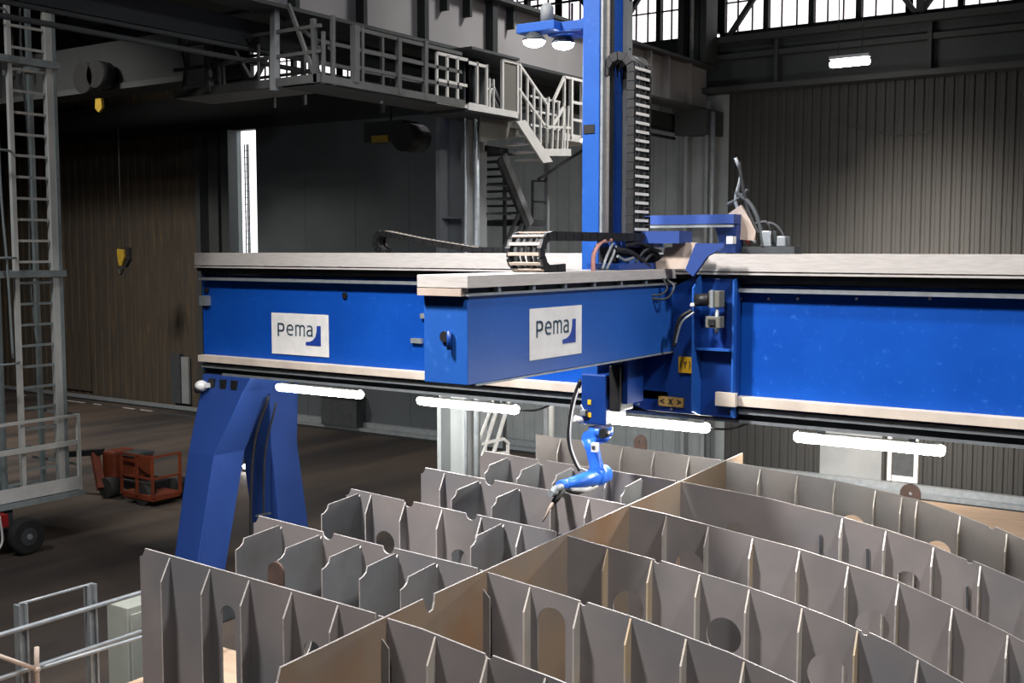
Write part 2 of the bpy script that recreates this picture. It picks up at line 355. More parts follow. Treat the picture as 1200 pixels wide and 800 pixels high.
# heavy lintel and roof steel, left far
t = thing('roof_truss', 'dark roof truss spanning above the left part of the hall', 'truss', (-28, 14, 12))
for y in (6.0, 14.0, 21.0):
    MB().bar((XL + .1, y, 12.0), (-12.2, y, 12.0), .25, .3).build('bottom_chord', M['truss_dark'], t)
    x = XL + 1
    while x < -14:
        MB().bar((x, y, 12.0), (x + 1.5, y, 13.5), .12).build('diagonal', M['truss_dark'], t); MB().bar((x + 1.5, y, 13.5), (x + 3, y, 12.0), .12).build('diagonal', M['truss_dark'], t); x += 3
t = thing('overhead_crane', 'dark overhead crane bridge beam spanning high at the left', 'crane', (-28, 20, 10))
box('bridge_beam', M['truss_dark'], t, -43, -23.4, 19.6, 20.4, 9.6, 10.9); box('bridge_rail', M['truss'], t, -43, -23.4, 19.5, 19.6, 9.6, 9.75)
for x in (-39, -36.5, -34, -31.5, -29): box('web_panel', M['truss'], t, x, x + .06, 19.52, 19.6, 9.75, 10.9)
t = thing('crane_trolley', 'dark round pulley block hanging under the crane bridge at top left', 'hoist', (-30.4, 22, 10))
for x in (-30.9, -30.55, -30.2, -29.85): tube('rope', M['black'], t, [(x, 19.3, 10.2), (x, 19.3, 11.9)], .03)
c = onY(113, 92, 19.3); MB().tube([c + V(-.2, -.3, 0), c + V(-.2, .1, 0)], .42, 18).build('pulley', M['black'], t)
MB().tube([c + V(.35, -.3, .05), c + V(.35, .1, .05)], .36, 18).build('pulley', M['black'], t)
c = onY(115, 122, 19.2); b = MB(); b.prism([c + V(-.12, 0, .15), c + V(.12, 0, .15), c + V(.16, 0, -.1), c + V(0, 0, -.22), c + V(-.14, 0, -.1)], (0, .08, 0)).build('yellow_marker', M['hook'], t)
c = onY(141, 300, 22)
t = thing('crane_hook', 'yellow hook block hanging on a thin cable before the rust-streaked wall', 'hook', c)
MB().prism([c + V(-.17, 0, .22), c + V(.14, 0, .2), c + V(.16, 0, -.05), c + V(.03, 0, -.3), c + V(-.1, 0, -.3), c + V(-.17, 0, 0)], (0, .1, 0)).build('hook_block', M['hook'], t, .02)
MB().prism([c + V(.12, .1, .28), c + V(.3, .1, .25), c + V(.3, .1, -.1), c + V(.08, .1, -.35)], (0, .1, 0)).build('side_plate', M['black'], t)
tube('hook', M['black'], t, bez([c + V(0, .05, -.25), c + V(.03, .05, -.42), c + V(-.08, .05, -.55), c + V(-.17, .05, -.42)]), .035)
tube('rope', M['dgrey'], t, [c + V(0, .05, .2), c + V(0, .05, 7.5)], .012)
# dim hoist between walkway and wall
c = onY(455, 160, 18.5)
t = thing('hoist_unit', 'dim yellow banded hoist unit hanging below the walkway', 'hoist', c)
MB().box(c.x - .6, c.x + .5, 18.4, 18.9, c.z - .1, c.z + .32).build('housing', M['truss_dark'], t, .02)
MB().box(c.x - .35, c.x + .1, 18.36, 18.4, c.z - .12, c.z + .02).build('yellow_band', M['hook'], t)
MB().tube([(c.x + .55, 18.3, c.z - .05), (c.x + .55, 18.9, c.z - .05)], .3, 14).build('drum', M['black'], t)
tube('rope', M['black'], t, [(c.x, 18.6, c.z), (c.x, 18.6, 10)], .02)

# wall tube lamp, top right
t = thing('wall_lamp', 'small lit tube lamp before the beam above the corrugated wall', 'lamp', (-7.07, 22.0, 9.0))
pa, pb = onY(973, 76, 22.0), onY(1019, 70, 22.0); pb.z = pa.z
MB().tube([pa, pa + (pb - pa) * .04, pa + (pb - pa) * .96, pb], [.045, .062, .062, .045], 12).build('tube', M['walllamp'], t)
box('housing', M['galv'], t, pa.x, pb.x, 21.92, 22.08, pa.z + .09, pa.z + .15)
for x in (pa.x + .15, pb.x - .15): tube('hanger', M['dgrey'], t, [(x, 22, pa.z + .15), (x, 22, 13.55)], .012)
tag(tube('loose_wire', M['truss'], None, bez([(-8.2, 24.6, 8.15), (-7.6, 24.6, 7.9), (-6.9, 24.6, 7.75), (-6.1, 24.6, 7.75)]), .008), 'thin loose wire sagging across the upper corrugated wall', 'wire')

# ================================================================= WALKWAY AND STAIR
GX = -10.3
t = thing('catwalk', 'grey steel catwalk with railings hung under the pale crane girder', 'walkway', (GX, 10, 7.3))
box('deck', M['truss'], t, -11.0, GX - .02, 10.8, 13.85, 7.42, 7.50); 
WYc = 10.8
xw = onY(205, 115, WYc).x; zw = 7.50
MB().box(xw, GX, WYc, WYc + .7, zw - .06, zw).bar((xw, WYc, zw), (GX, WYc, zw), .06, .11).build('deck', M['railg'], t)
MB().bar((GX, WYc, 7.49), (GX, 13.85, 7.49), .06, .10).build('deck_edge', M['railg'], t)
for z in (7.72, 7.95, 8.22): MB().bar((GX, WYc + .7, z), (GX, 13.8, z), .035, .05).build('rail', M['railg'], t)
for z in (7.85, 8.14): MB().bar((-11.0, WYc + .7, z), (-11.0, 15.0, z), .035, .05).build('rail', M['railg'], t)
for z in (7.84, 8.16): MB().bar((xw, WYc, z), (GX, WYc, z), .035, .045).build('rail', M['railg'], t); MB().bar((xw, WYc + .7, z - .1), (GX - .7, WYc + .7, z - .1), .03, .04).build('rail', M['railg'], t)
def strut(x0, y0, x1, y1, w, mt='railg', Y=None, nm='post'):
    if Y is None: a_, b_ = onX(x0, y0, GX), onX(x1, y1, GX)
    else: a_, b_ = onY(x0, y0, Y), onY(x1, y1, Y)
    MB().bar(a_, b_, w).build(nm, M[mt], t)
strut(322, 106, 322, 5, .09, Y=WYc, nm='hanger', mt='col'); strut(246, 108, 243, 18, .09, Y=WYc, nm='hanger'); strut(215, 108, 227, 20, .05, Y=WYc); strut(210, 46, 219, 85, .03, Y=WYc, nm='brace')
strut(258, 103, 256, 55, .04, Y=WYc); strut(263, 103, 261, 58, .03, Y=WYc); strut(338, 5, 372, 97, .045, Y=WYc, nm='brace'); strut(367, 22, 371, 97, .06, Y=WYc); strut(303, 100, 303, 52, .03, Y=WYc)
strut(390, 100, 390, 18, .05); strut(379, 98, 379, 37, .04); strut(416, 97, 416, 30, .09, nm='hanger'); strut(424, 98, 424, 32, .05, nm='hanger'); strut(467, 110, 467, 45, .07); strut(498, 115, 498, 48, .07); strut(245, 20, 330, 6, .05, Y=WYc, nm='brace'); strut(320, 14, 392, 60, .04, Y=WYc + .3, nm='brace')
for x in (-11.9, -11.3): MB().bar((x, WYc + .7, 7.3), (x, WYc + .7, 8.1), .05).build('post', M['railg'], t)
for y in (12.8,): MB().bar((-11.0, y, 7.3), (-11.0, y, 8.4), .05).build('post', M['railg'], t)
MB().bar((-10.35, 12.0, 7.34), (-10.35, 12.0, 7.30), .05).build('bolt', M['railg'], t)
# vertical-bar railing pieces before the cage
def vgrid(parent, y0, y1, z0, z1, n, mt, X=GX, rails=(0., .45, 1.)):
    for i in range(n + 1):
        y = y0 + (y1 - y0) * i / n; MB().bar((X, y, z0), (X, y, z1), .035).build('baluster', mt, parent)
    for r in rails: MB().bar((X, y0, z0 + (z1 - z0) * r), (X, y1, z0 + (z1 - z0) * r), .035, .045).build('rail', mt, parent)
vgrid(t, 13.2, 13.95, 7.45, 8.15, 3, M['rail'])
s = thing('stair_cage', 'pale railed stair cage and landing hanging between the catwalk and blue mast', 'stairs', (GX, 15, 7.1))
MB().bar((GX, 13.95, 7.46), (GX, 15.3, 7.46), .05, .1).build('deck_edge', M['rail'], s)
box('deck', M['truss'], s, -11.1, GX, 13.9, 15.35, 7.38, 7.44)
vgrid(s, 13.95, 14.45, 7.5, 8.15, 2, M['rail'], rails=(0., .95))
for y in (14.45, 14.53, 14.64): MB().bar((GX, y, 7.5), (GX, y, 7.95), .03).build('baluster', M['rail'], s)
MB().bar((GX, 14.45, 7.78), (GX, 14.68, 7.8), .03).build('rail', M['rail'], s)
for y in (14.6, 14.75): MB().bar((GX - .1, y, 7.9), (GX - .1, y + .35, 7.5), .03).build('brace', M['rail'], s)
b = MB(); z0, z1 = 7.48, 8.28
for a, c_ in (((14.88, z0), (14.88, z1)), ((15.3, z0), (15.3, z1)), ((14.88, z0), (15.3, z0)), ((14.88, z1), (15.3, z1))): b.bar((GX, *a), (GX, *c_), .045)
b.build('gate_frame', M['rail'], s); box('gate_panel', M['meshp'], s, GX - .01, GX + .005, 14.9, 15.28, z0, z1)
box('canopy', M['dgrey'], s, -10.9, GX + .05, 14.0, 15.3, 8.32, 8.36)
box('side_screen', M['truss_dark'], s, -10.9, -10.85, 14.0, 15.3, 7.45, 8.32)
MB().prism([onX(563, 128, -10.5), onX(600, 126, -10.5), onX(611, 160, -10.5), onX(563, 166, -10.5)], (-.03, 0, 0)).build('under_screen', M['meshp'], s)
# stair flight descending
ya, yb_ = 15.35, 16.25
for zo in (.0,):
    MB().prism([(GX, ya - .1, 7.35), (GX, ya + .15, 7.40), (GX, yb_ + .1, 6.78), (GX, yb_ - .2, 6.74)], (.03, 0, 0)).build('stringer', M['rail'], s)
for k in range(5): box('tread', M['rail'], s, -10.9, GX, ya + .05 + k * .18, ya + .24 + k * .18, 7.28 - k * .12, 7.31 - k * .12)
for zo in (.9, .5): MB().bar((GX, ya, 7.38 + zo), (GX, yb_ - .05, 6.82 + zo), .04).build('handrail', M['rail'], s)
for k in range(5):
    y = ya + .05 + k * .2; z = 7.35 - k * .125; MB().bar((GX, y, z - .05), (GX, y, z + .88), .035).build('baluster', M['rail'], s)
for k in range(5):
    y = 16.2 + k * .16; MB().bar((GX, y, 6.95 - .0), (GX, y + .05, 7.85 - .02 * k), .035).build('baluster', M['rail'], s)
MB().bar((GX, 16.1, 6.92), (GX, 16.95, 6.98), .05, .12).build('deck_edge', M['rail'], s)
MB().bar((GX, 16.1, 7.35), (GX, 16.95, 7.4), .04).build('rail', M['rail'], s)
# lower landing with railings
box('landing', M['rail'], s, -11.1, GX, 16.7, 17.9, 7.18, 7.3)
for z in (7.55, 7.85, 8.25): MB().bar((GX, 16.95, z), (GX, 17.9, z), .045).build('rail', M['rail'], s)
MB().bar((GX, 16.4, 7.8), (GX, 16.75, 8.25), .04).build('handrail', M['rail'], s); MB().bar((GX, 16.75, 8.25), (GX, 16.95, 8.25), .04).build('handrail', M['rail'], s)
MB().bar((GX, 16.4, 7.4), (GX, 16.75, 7.75), .04).build('handrail', M['rail'], s)
for y in (16.75, 16.98, 17.35, 17.85): MB().bar((GX, y, 7.0 if y < 16.9 else 7.25), (GX, y, 8.25), .06 if y > 16.9 else .04).build('post', M['rail'], s)
for z in (7.5, 7.75, 8.0): MB().bar((-11.1, 16.9, z), (-11.1, 17.9, z), .035).build('rail', M['rail'], s)
MB().bar((GX - .1, 17.9, 7.2), (GX - .3, 16.4, 6.5), .04).build('brace', M['truss_dark'], s)
# lower zigzag stair tower
s = thing('stair_tower', 'dim grey zigzag stair tower standing beside the pipe-clad column', 'stairs', (-11, 16.2, 0))
P = lambda x, y, X=-10.9: onX(x, y, X)
for pts in (((590, 182), (622, 262)), ((585, 186), (617, 264))): MB().bar(P(*pts[0]), P(*pts[1]), .06, .14).build('stringer', M['col'] if pts[0][0] == 590 else M['truss'], s)
box('landing', M['truss'], s, -11.9, -10.9, P(622, 260).y, P(642, 260).y, 5.72, 5.82)
box('landing', M['truss_dark'], s, -11.9, -10.9, P(568, 170).y, P(605, 170).y, P(590, 180).z, P(590, 180).z + .1)
pp = P(641, 200); MB().bar((-10.9, pp.y, 0), (-10.9, pp.y, 7.2), .07).build('post', M['col'], s)
for x in (571, 597): pp = P(x, 200); MB().bar((-11.0, pp.y, 0), (-11.0, pp.y, 7.0), .05).build('post', M['truss'], s)
for y in (217, 233, 250): MB().bar(P(570, y), P(598, y + 1), .03).build('rail', M['truss'], s)
for a, bb in (((624, 212), (641, 212)), ((624, 236), (641, 237)), ((624, 212), (624, 260))): MB().bar(P(*a), P(*bb), .035).build('rail', M['truss'], s)
for a, bb in (((618, 262), (585, 345)), ((612, 262), (575, 345)), ((608, 250), (590, 292))): MB().bar(P(*a), P(*bb), .05).build('stringer', M['truss'], s)
for k in range(9):
    p = P(590 + k * 3.8, 190 + k * 8.6); box('tread', M['truss'], s, -11.6, -10.95, p.y - .1, p.y + .12, p.z, p.z + .03)
for a, bb in (((590, 455), (561, 545)), ((601, 455), (574, 545)), ((580, 465), (557, 525))): MB().bar(P(*a), P(*bb), .05).build('stringer', M['rail'], s)
for a, bb in (((564, 520), (590, 514)), ((590, 514), (596, 520)), ((595, 518), (595, 560)), ((572, 532), (594, 530))): MB().bar(P(*a), P(*bb), .045).build('rail', M['rail'], s)
for k in range(6):
    p = P(589 - k * 5, 470 + k * 14); box('tread', M['col'], s, -11.5, -10.95, p.y - .08, p.y + .1, p.z, p.z + .03)
# pale post standing behind the beam near the robot
tag(tube('standpipe', M['rail'], None, [onY(645, 545, 20.0).xy.to_3d(), onY(645, 450, 20).xy.to_3d() + V(0, 0, 3.3)], .085), 'pale vertical pipe standing beyond the gantry left of the robot', 'pipe')

# ================================================================= GANTRY
g = thing('welding_gantry', 'big blue portal gantry with long main beam over the hull block', 'gantry', (-12.4, 11.5, 0))
XE = -12.85; XB = 3.0
beam = MB().box(XE, XB, 11.0, 12.1, 3.58, 4.93).build('main_beam', M['blue'], g, .006)
b = MB(); b.box(XE, XB, 10.93, 11.0, 4.95, 5.0).build('top_rail', M['dgrey'], g)
b = MB(); b.box(XE, XB, 10.88, 11.0, 4.86, 4.9).build('guide_rail', M['galv'], g)
b = MB(); b.box(XE + .02, XB, 10.8, 11.3, 5.075, 5.25).box(XE + .02, XB, 10.8, 11.3, 5.04, 5.06).build('cable_tray', M['alu'], g)
box('tray_base', M['black'], g, XE, XB, 10.86, 12.1, 4.99, 5.045)
box('rear_tray', M['alu'], g, XE + .02, XB, 11.9, 12.3, 5.06, 5.25)
for x in [XE + .9 + i * 1.37 for i in range(12)]:
    box('tray_spacer', M['galv'], g, x, x + .5, 10.83, 10.9, 5.05, 5.08)
xs_ = [(-12.85, -5.35), (-4.70, 3.0)]
for a, c_ in xs_:
    box('flange', M['cream'], g, a, c_, 10.84, 11.0, 3.69, 3.78)
    box('lower_guide_rail', M['galv'], g, a, c_, 10.9, 11.0, 3.6, 3.655)
box('bottom_channel', M['truss_dark'], g, XE, XB, 10.98, 11.9, 3.5, 3.58)
box('conduit', M['galv'], g, XE + .4, XB, 10.93, 10.97, 3.50, 3.53)
box('end_plate', M['blue'], g, XE - .03, XE, 10.98, 12.12, 3.55, 4.95)
p = onY(243, 352, 10.98); box('corner_bracket', M['galv'], g, p.x - .12, p.x + .05, 10.93, 11.0, p.z - .07, p.z + .07)
for (x, y) in ((405, 346), (233 + 10, 340)):
    p = onY(x, y, 11.0); MB().tube([(p.x, 10.97, p.z), (p.x, 11.0, p.z)], .04, 12).build('bolt', M['black'], g)
for (x, y, w) in ((490, 399, .17), (497, 338, .1), (498, 370, .08)):
    p = onY(x, y, 11.0); box('sensor_bracket', M['galv'], g, p.x - w / 2, p.x + w / 2, 10.95, 11.0, p.z - .03, p.z + .03)
# hole row at the top of the leg & legs (each a loft of rectangles)
def loft(name, secs, mt, parent, bevel=.01):
    b = MB(); prev = None
    for (x0, x1, y0, y1, z) in secs:
        R = [b.bm.verts.new(p) for p in ((x0, y0, z), (x1, y0, z), (x1, y1, z), (x0, y1, z))]
        if prev:
            for k in range(4): b.face([prev[k], prev[(k + 1) % 4], R[(k + 1) % 4], R[k]])
        else: b.face(R)
        prev = R
    b.face(prev); return b.build(name, mt, parent, bevel)
leg1 = loft('leg', [(-12.82, -11.84, 10.9, 11.45, 3.5), (-12.82, -11.95, 10.86, 11.4, 3.3), (-12.84, -12.3, 10.62, 11.2, 2.4), (-12.88, -12.4, 10.3, 10.85, .6), (-12.9, -12.42, 10.2, 10.72, .05)], M['leg'], g)
leg2 = loft('leg', [(-12.82, -12.0, 11.45, 12.1, 3.5), (-12.82, -12.1, 11.5, 12.1, 3.3), (-12.84, -12.2, 11.62, 12.15, 2.4), (-12.88, -12.3, 11.85, 12.45, 1.1), (-12.9, -12.35, 12.0, 12.65, .05)], M['leg'], g)
box('foot_beam', M['dgrey'], g, -13.0, -12.2, 10.1, 13.1, 0, .3, .02)
for x in (250, 263, 276):
    p = onY(x, 441, 10.9); box('bolt_slot', M['black'], leg1, p.x - .06, p.x + .06, 10.86, 10.93, 3.32, 3.45)
leg3 = loft('leg', [(1.9, 2.9, 10.9, 11.5, 3.5), (2.3, 2.9, 10.2, 10.8, .05)], M['leg'], g); leg4 = loft('leg', [(1.9, 2.9, 11.5, 12.1, 3.5), (2.3, 2.9, 12.1, 12.7, .05)], M['leg'], g)
box('foot_beam', M['leg'], g, 2.2, 3.0, 9.9, 13.1, 0, .3, .02)
tube('cable', M['black'], g, bez([(-11.9, 11.3, 3.2), (-12.1, 11.2, 2.5), (-12.15, 11.15, 1.5), (-12.15, 11.15, .1)]), .02)
tube('cable', M['black'], g, bez([(-11.85, 11.4, 3.1), (-12.0, 11.3, 2.3), (-12.0, 11.25, 1.0), (-12.0, 11.2, .1)]), .015)
MB().bar((-12.1, 11.2, 1.45), (-11.9, 11.3, 1.5), .03).build('cable_bracket', M['dgrey'], g)
for x in (868, 901, 935, 1004, 1090): 
    p = onY(x, 350, 11.0); MB().tube([(p.x, 10.985, p.z), (p.x, 11.0, p.z)], .014, 8).build('bolt', M['white'], g)
# security camera
c = onY(236, 452, 10.8)
t = thing('security_camera', 'small white dome camera on the outer corner of the gantry leg', 'camera', c)
MB().sphere(c, .095, (1, 1, .85), 16).build('housing', M['white'], t); MB().sphere(c + V(-.02, -.05, -.05), .055, n=12).build('lens_dome', M['black'], t)
box('bracket', M['white'], t, c.x + .02, c.x + .12, c.y - .02, c.y + .12, c.z - .02, c.z + .04)

# logo sign: four corners P(u,v), lettering built from a font
def text_mesh(body, size, off):
    cu = bpy.data.curves.new('t', 'FONT'); cu.body = body; cu.size = size; cu.offset = off; cu.resolution_u = 3
    o = bpy.data.objects.new('t', cu); COL.objects.link(o); dg = bpy.context.evaluated_depsgraph_get()
    me = bpy.data.meshes.new_from_object(o.evaluated_get(dg)); bpy.data.objects.remove(o); return me
def put_text(parts, name, o, u, v, n, th, mt, parent):
    """parts: (body,x0,x1,y0,y1) boxes in (u,v) metres"""
    bm = bmesh.new()
    for body, x0, x1, y0, y1 in parts:
        me = text_mesh(body, 1, .03); xs = [w.co.x for w in me.vertices]; ys = [w.co.y for w in me.vertices]
        a0, a1, c0, c1 = min(xs), max(xs), min(ys), max(ys)
        k = len(bm.verts); bm.from_mesh(me); bm.verts.ensure_lookup_table()
        for w in bm.verts[k:]:
            a = x0 + (w.co.x - a0) / (a1 - a0) * (x1 - x0); c_ = y0 + (w.co.y - c0) / (c1 - c0) * (y1 - y0)
            w.co = o + u * a + v * c_
        bpy.data.meshes.remove(me)
    r = bmesh.ops.extrude_face_region(bm, geom=list(bm.faces))
    bmesh.ops.translate(bm, verts=[x for x in r['geom'] if isinstance(x, bmesh.types.BMVert)], vec=n * th)
    me = bpy.data.meshes.new(name); bm.to_mesh(me); bm.free(); me.materials.append(mt)
    ob = bpy.data.objects.new(name, me); COL.objects.link(ob); ob.parent = parent
    if parent.type == 'EMPTY': ob.matrix_parent_inverse = Matrix.Translation(-Vector(parent.location))
    return ob
GLYPH = {
 'P': [[(0, -.02), (0, 1), (.42, 1), (.60, .92), (.66, .72), (.60, .50), (.42, .42), (0, .42)]],
 'e': [[(.02, .53), (.66, .53), (.64, .80), (.48, .98), (.28, 1), (.08, .86), (0, .6), (0, .38), (.1, .12), (.3, 0), (.6, .04)]],
 'm': [[(0, -.02), (0, 1)], [(0, .88), (.16, 1), (.34, 1), (.48, .84), (.48, -.02)], [(.48, .84), (.64, 1), (.84, 1), (.97, .84), (.97, -.02)]],
 'a': [[(.08, .96), (.38, 1), (.56, .92), (.63, .75), (.63, -.02)], [(.63, .56), (.26, .56), (.06, .44), (0, .24), (.1, .04), (.34, 0), (.63, .12)]]}
def put_glyphs(parts, name, o, u, v, n, th, mt, parent):
    b = MB()
    for ch, x0, x1, y0, y1 in parts:
        hh = y1 - y0; sw = hh * .165; wd = {'P': .66, 'e': .66, 'm': .97, 'a': .63}[ch]
        for line in GLYPH[ch]:
            q_ = [o + u * (x0 + a * (x1 - x0) / wd) + v * (y0 + c * hh) for a, c in line]
            for a, c in zip(q_, q_[1:]):
                d = (c - a).normalized(); e_ = d * sw * .32
                b.bar(a - e_ + n * th / 2, c + e_ + n * th / 2, sw, th, up=n)
    return b.build(name, mt, parent)
def sign(o, u, n, w, h, parent):
    v = V(0, 0, 1)
    s_ = plate('logo_sign', [(0, 0), (w, 0), (w, h), (0, h)], [], o, u, v, n, .006, M['white'], M['white'], parent)
    oo = o + n * .008
    x = lambda a: a * w
    z = lambda a: h - a * h
    put_glyphs([('P', x(.125), x(.225), z(.55), z(.265)), ('e', x(.285), x(.385), z(.52), z(.285)), ('m', x(.44), x(.585), z(.52), z(.285)), ('a', x(.635), x(.72), z(.52), z(.285))], 'lettering', oo, u, v, n, .003, M['text'], s_)
    pts = [(x(.87), z(.75)), (x(.61), z(.75)), (x(.61), z(.67)), (x(.68), z(.655)), (x(.74), z(.61)), (x(.78), z(.53)), (x(.80), z(.42)), (x(.805), z(.27)), (x(.87), z(.27))]
    plate('logo_swoosh', pts, [], oo, u, v, n, .003, M['swoosh'], M['swoosh'], s_)
    return s_
a = onY(319, 414, 10.99); sign(V(a.x, 10.992, 3.865), V(1, 0, 0), V(0, -1, 0), 1.07, .565, g)

# ---------------------------------------------------------------- cantilever carriage
CX0, CX1, CY = -5.74, -5.3, 7.17
k = thing('gantry_carriage', 'blue cantilever arm carriage reaching forward from the main beam', 'carriage', (-5.3, 10.85, 3.6))
arm = MB().box(CX0, CX1, CY, 10.86, 4.22, 4.93).build('cantilever_beam', M['blue_mid'], k, .006)
box('cantilever_lip', M['galv'], k, CX0 - .02, CX1 + .03, CY - .02, 10.86, 4.93, 4.95)
box('bottom_edge', M['galv'], k, CX1 - .02, CX1 + .015, CY + .1, 10.86, 4.205, 4.22)
box('tray_gap', M['black'], k, CX0, CX1 - .03, CY, 10.86, 4.95, 5.0)
tr = box('cable_tray', M['alu'], k, CX0 - .03, CX1 + .04, CY - .05, 10.86, 4.995, 5.095, .004)
box('tray_end', M['sheet'], k, CX0 - .02, CX1 - .02, CY - .06, CY + .04, 4.93, 4.99)
for i in range(7): box('tray_bracket', M['galv'], k, CX1 - .04, CX1 + .02, CY + .4 + i * .52, CY + .44 + i * .52, 4.94, 5.0)
MB().tube([(-5.52, CY - .02, 4.6), (-5.52, CY, 4.6)], .045, 14).build('end_hole', M['black'], k)
tube('end_handle', M['blue_dark'], k, [(-5.46, CY - .03, 4.65), (-5.46, CY - .03, 4.5)], .02)
a = onX(620, 420, CX1); sign(V(CX1 + .002, 8.06, 4.345), V(0, 1, 0), V(1, 0, 0), .87, .445, k)
# saddle against the main beam
sd = MB().prism([(-5.95, 10.84, 4.22), (-5.95, 10.84, 3.66), (-5.6, 10.84, 3.56), (-4.58, 10.84, 3.56), (-4.58, 10.84, 5.0), (-5.1, 10.84, 5.0), (-5.3, 10.84, 4.9)], (0, .1, 0)).build('saddle_plate', M['blue_dark'], k, .004)
MB().prism([(-4.99, 10.84, 3.56), (-4.99, 10.66, 3.62), (-4.99, 10.64, 4.9), (-4.99, 10.84, 5.05)], (.02, 0, 0)).build('rib', M['blue_mid'], k)
MB().prism([(-4.60, 10.84, 3.56), (-4.60, 10.77, 3.58), (-4.60, 10.77, 4.98), (-4.60, 10.84, 5.0)], (.02, 0, 0)).build('rib', M['blue_mid'], k)
box('shelf_rib', M['blue_mid'], k, -4.97, -4.60, 10.70, 10.84, 4.26, 4.28)
box('flange_clamp', M['cream'], k, -4.76, -4.54, 10.74, 10.80, 3.69, 3.83)
for z in (3.75, 3.95, 4.15, 4.4, 4.62, 4.8): MB().tube([(-4.99, 10.7, z), (-5.005, 10.7, z)], .014, 8).build('bolt', M['galv'], k)
for x, z in ((-5.9, 3.72), (-5.7, 3.62), (-5.3, 3.6), (-4.62, 3.62)): MB().tube([(x, 10.82, z), (x, 10.85, z)], .016, 8).build('bolt', M['galv'], k)
# side cheek with the direction labels (on the -Y face)
lb = box('direction_label', M['yellow'], k, -5.21, -5.05, 10.8, 10.835, 4.0, 4.17); lb['label'] = 'square yellow Y axis label'
put_text([('Y', .058, .10, .05, .12), ('(', .02, .04, .04, .13), (')', .118, .138, .04, .13)], 'lettering', V(-5.21, 10.798, 4.0), V(1, 0, 0), V(0, 0, 1), V(0, -1, 0), .002, M['black'], lb)
lb = box('direction_label', M['ochre'], k, -5.44, -5.15, 10.8, 10.835, 3.63, 3.73); lb['label'] = 'long ochre X axis label with arrows'
put_text([('<', .02, .07, .025, .08), ('X', .115, .175, .02, .085), ('>', .22, .27, .025, .08)], 'lettering', V(-5.44, 10.798, 3.63), V(1, 0, 0), V(0, 0, 1), V(0, -1, 0), .002, M['black'], lb)
# drive motor on the saddle
mo = MB().tube([(-4.93, 10.62, 4.78), (-4.78, 10.62, 4.79)], .065, 16).build('drive_motor', M['black'], k)
box('gearbox', M['meshp'], k, -4.78, -4.66, 10.58, 10.72, 4.71, 4.88, .01); box('gearbox_cap', M['galv'], k, -4.75, -4.72, 10.56, 10.58, 4.71, 4.89); box('pinion_housing', M['meshp'], k, -4.82, -4.66, 10.6, 10.72, 4.50, 4.62, .01)
box('pinion', M['black'], k, -4.78, -4.71, 10.58, 10.6, 4.53, 4.59)
tube('motor_shaft', M['galv'], k, [(-4.7, 10.62, 4.7), (-4.7, 10.62, 4.45)], .02); MB().sphere(V(-4.95, 10.57, 4.73), .025).build('connector', M['white'], k)
tube('motor_cable', M['black'], k, bez([(-4.95, 10.56, 4.68), (-5.05, 10.5, 4.6), (-5.1, 10.5, 4.45), (-5.12, 10.5, 4.3)]), .02)
tube('motor_cable', M['galv'], k, bez([(-4.92, 10.55, 4.66), (-5.03, 10.5, 4.56), (-5.08, 10.5, 4.42), (-5.1, 10.5, 4.34)]), .012)
tube('motor_cable', M['dgrey'], k, bez([(-5.2, 10.5, 4.98), (-5.1, 10.45, 4.92), (-5.16, 10.4, 4.8), (-5.35, 10.35, 4.8)]), .012)
tube('motor_cable', M['dgrey'], k, bez([(-5.25, 10.5, 5.0), (-5.18, 10.45, 4.90), (-5.22, 10.4, 4.84), (-5.32, 10.35, 4.83)]), .01)
# guard plate and gusset on top
Y0 = 10.55
q = lambda x, y, Y=Y0: onY(x, y, Y)
MB().prism([q(765, 315), q(766, 309), q(777, 301), q(779, 290), q(788, 289), q(788, 284), q(816, 284), q(804, 315)], (0, .04, 0)).build('sheet_guard', M['sheet'], k)
MB().prism([q(803, 316, 10.5), q(815, 285, 10.5), q(848, 285, 10.5), q(848, 290, 10.5), q(829, 300, 10.5), q(816, 318, 10.5), q(812, 324, 10.5)], (0, .05, 0)).build('top_gusset', M['blue_top'], k)
# upper bracket beam crossing above the main beam
b = MB(); a = onY(760, 250, 11.6); c_ = onY(864, 262, 11.6); b.box(a.x, c_.x, 11.5, 11.7, c_.z, 5.68).build('top_beam', M['blue_top'], k)
box('top_beam_rail', M['galv'], k, a.x, c_.x, 11.49, 11.52, 5.54, 5.565)
MB().prism([onY(838, 266, 11.6), onY(864, 263, 11.6), onY(862, 296, 11.6), onY(842, 296, 11.6), onY(842, 280, 11.6)], (0, .2, 0)).build('top_post', M['blue_top'], k)
box('post_clamp', M['white'], k, -4.97, -4.9, 11.45, 11.55, 5.36, 5.44)

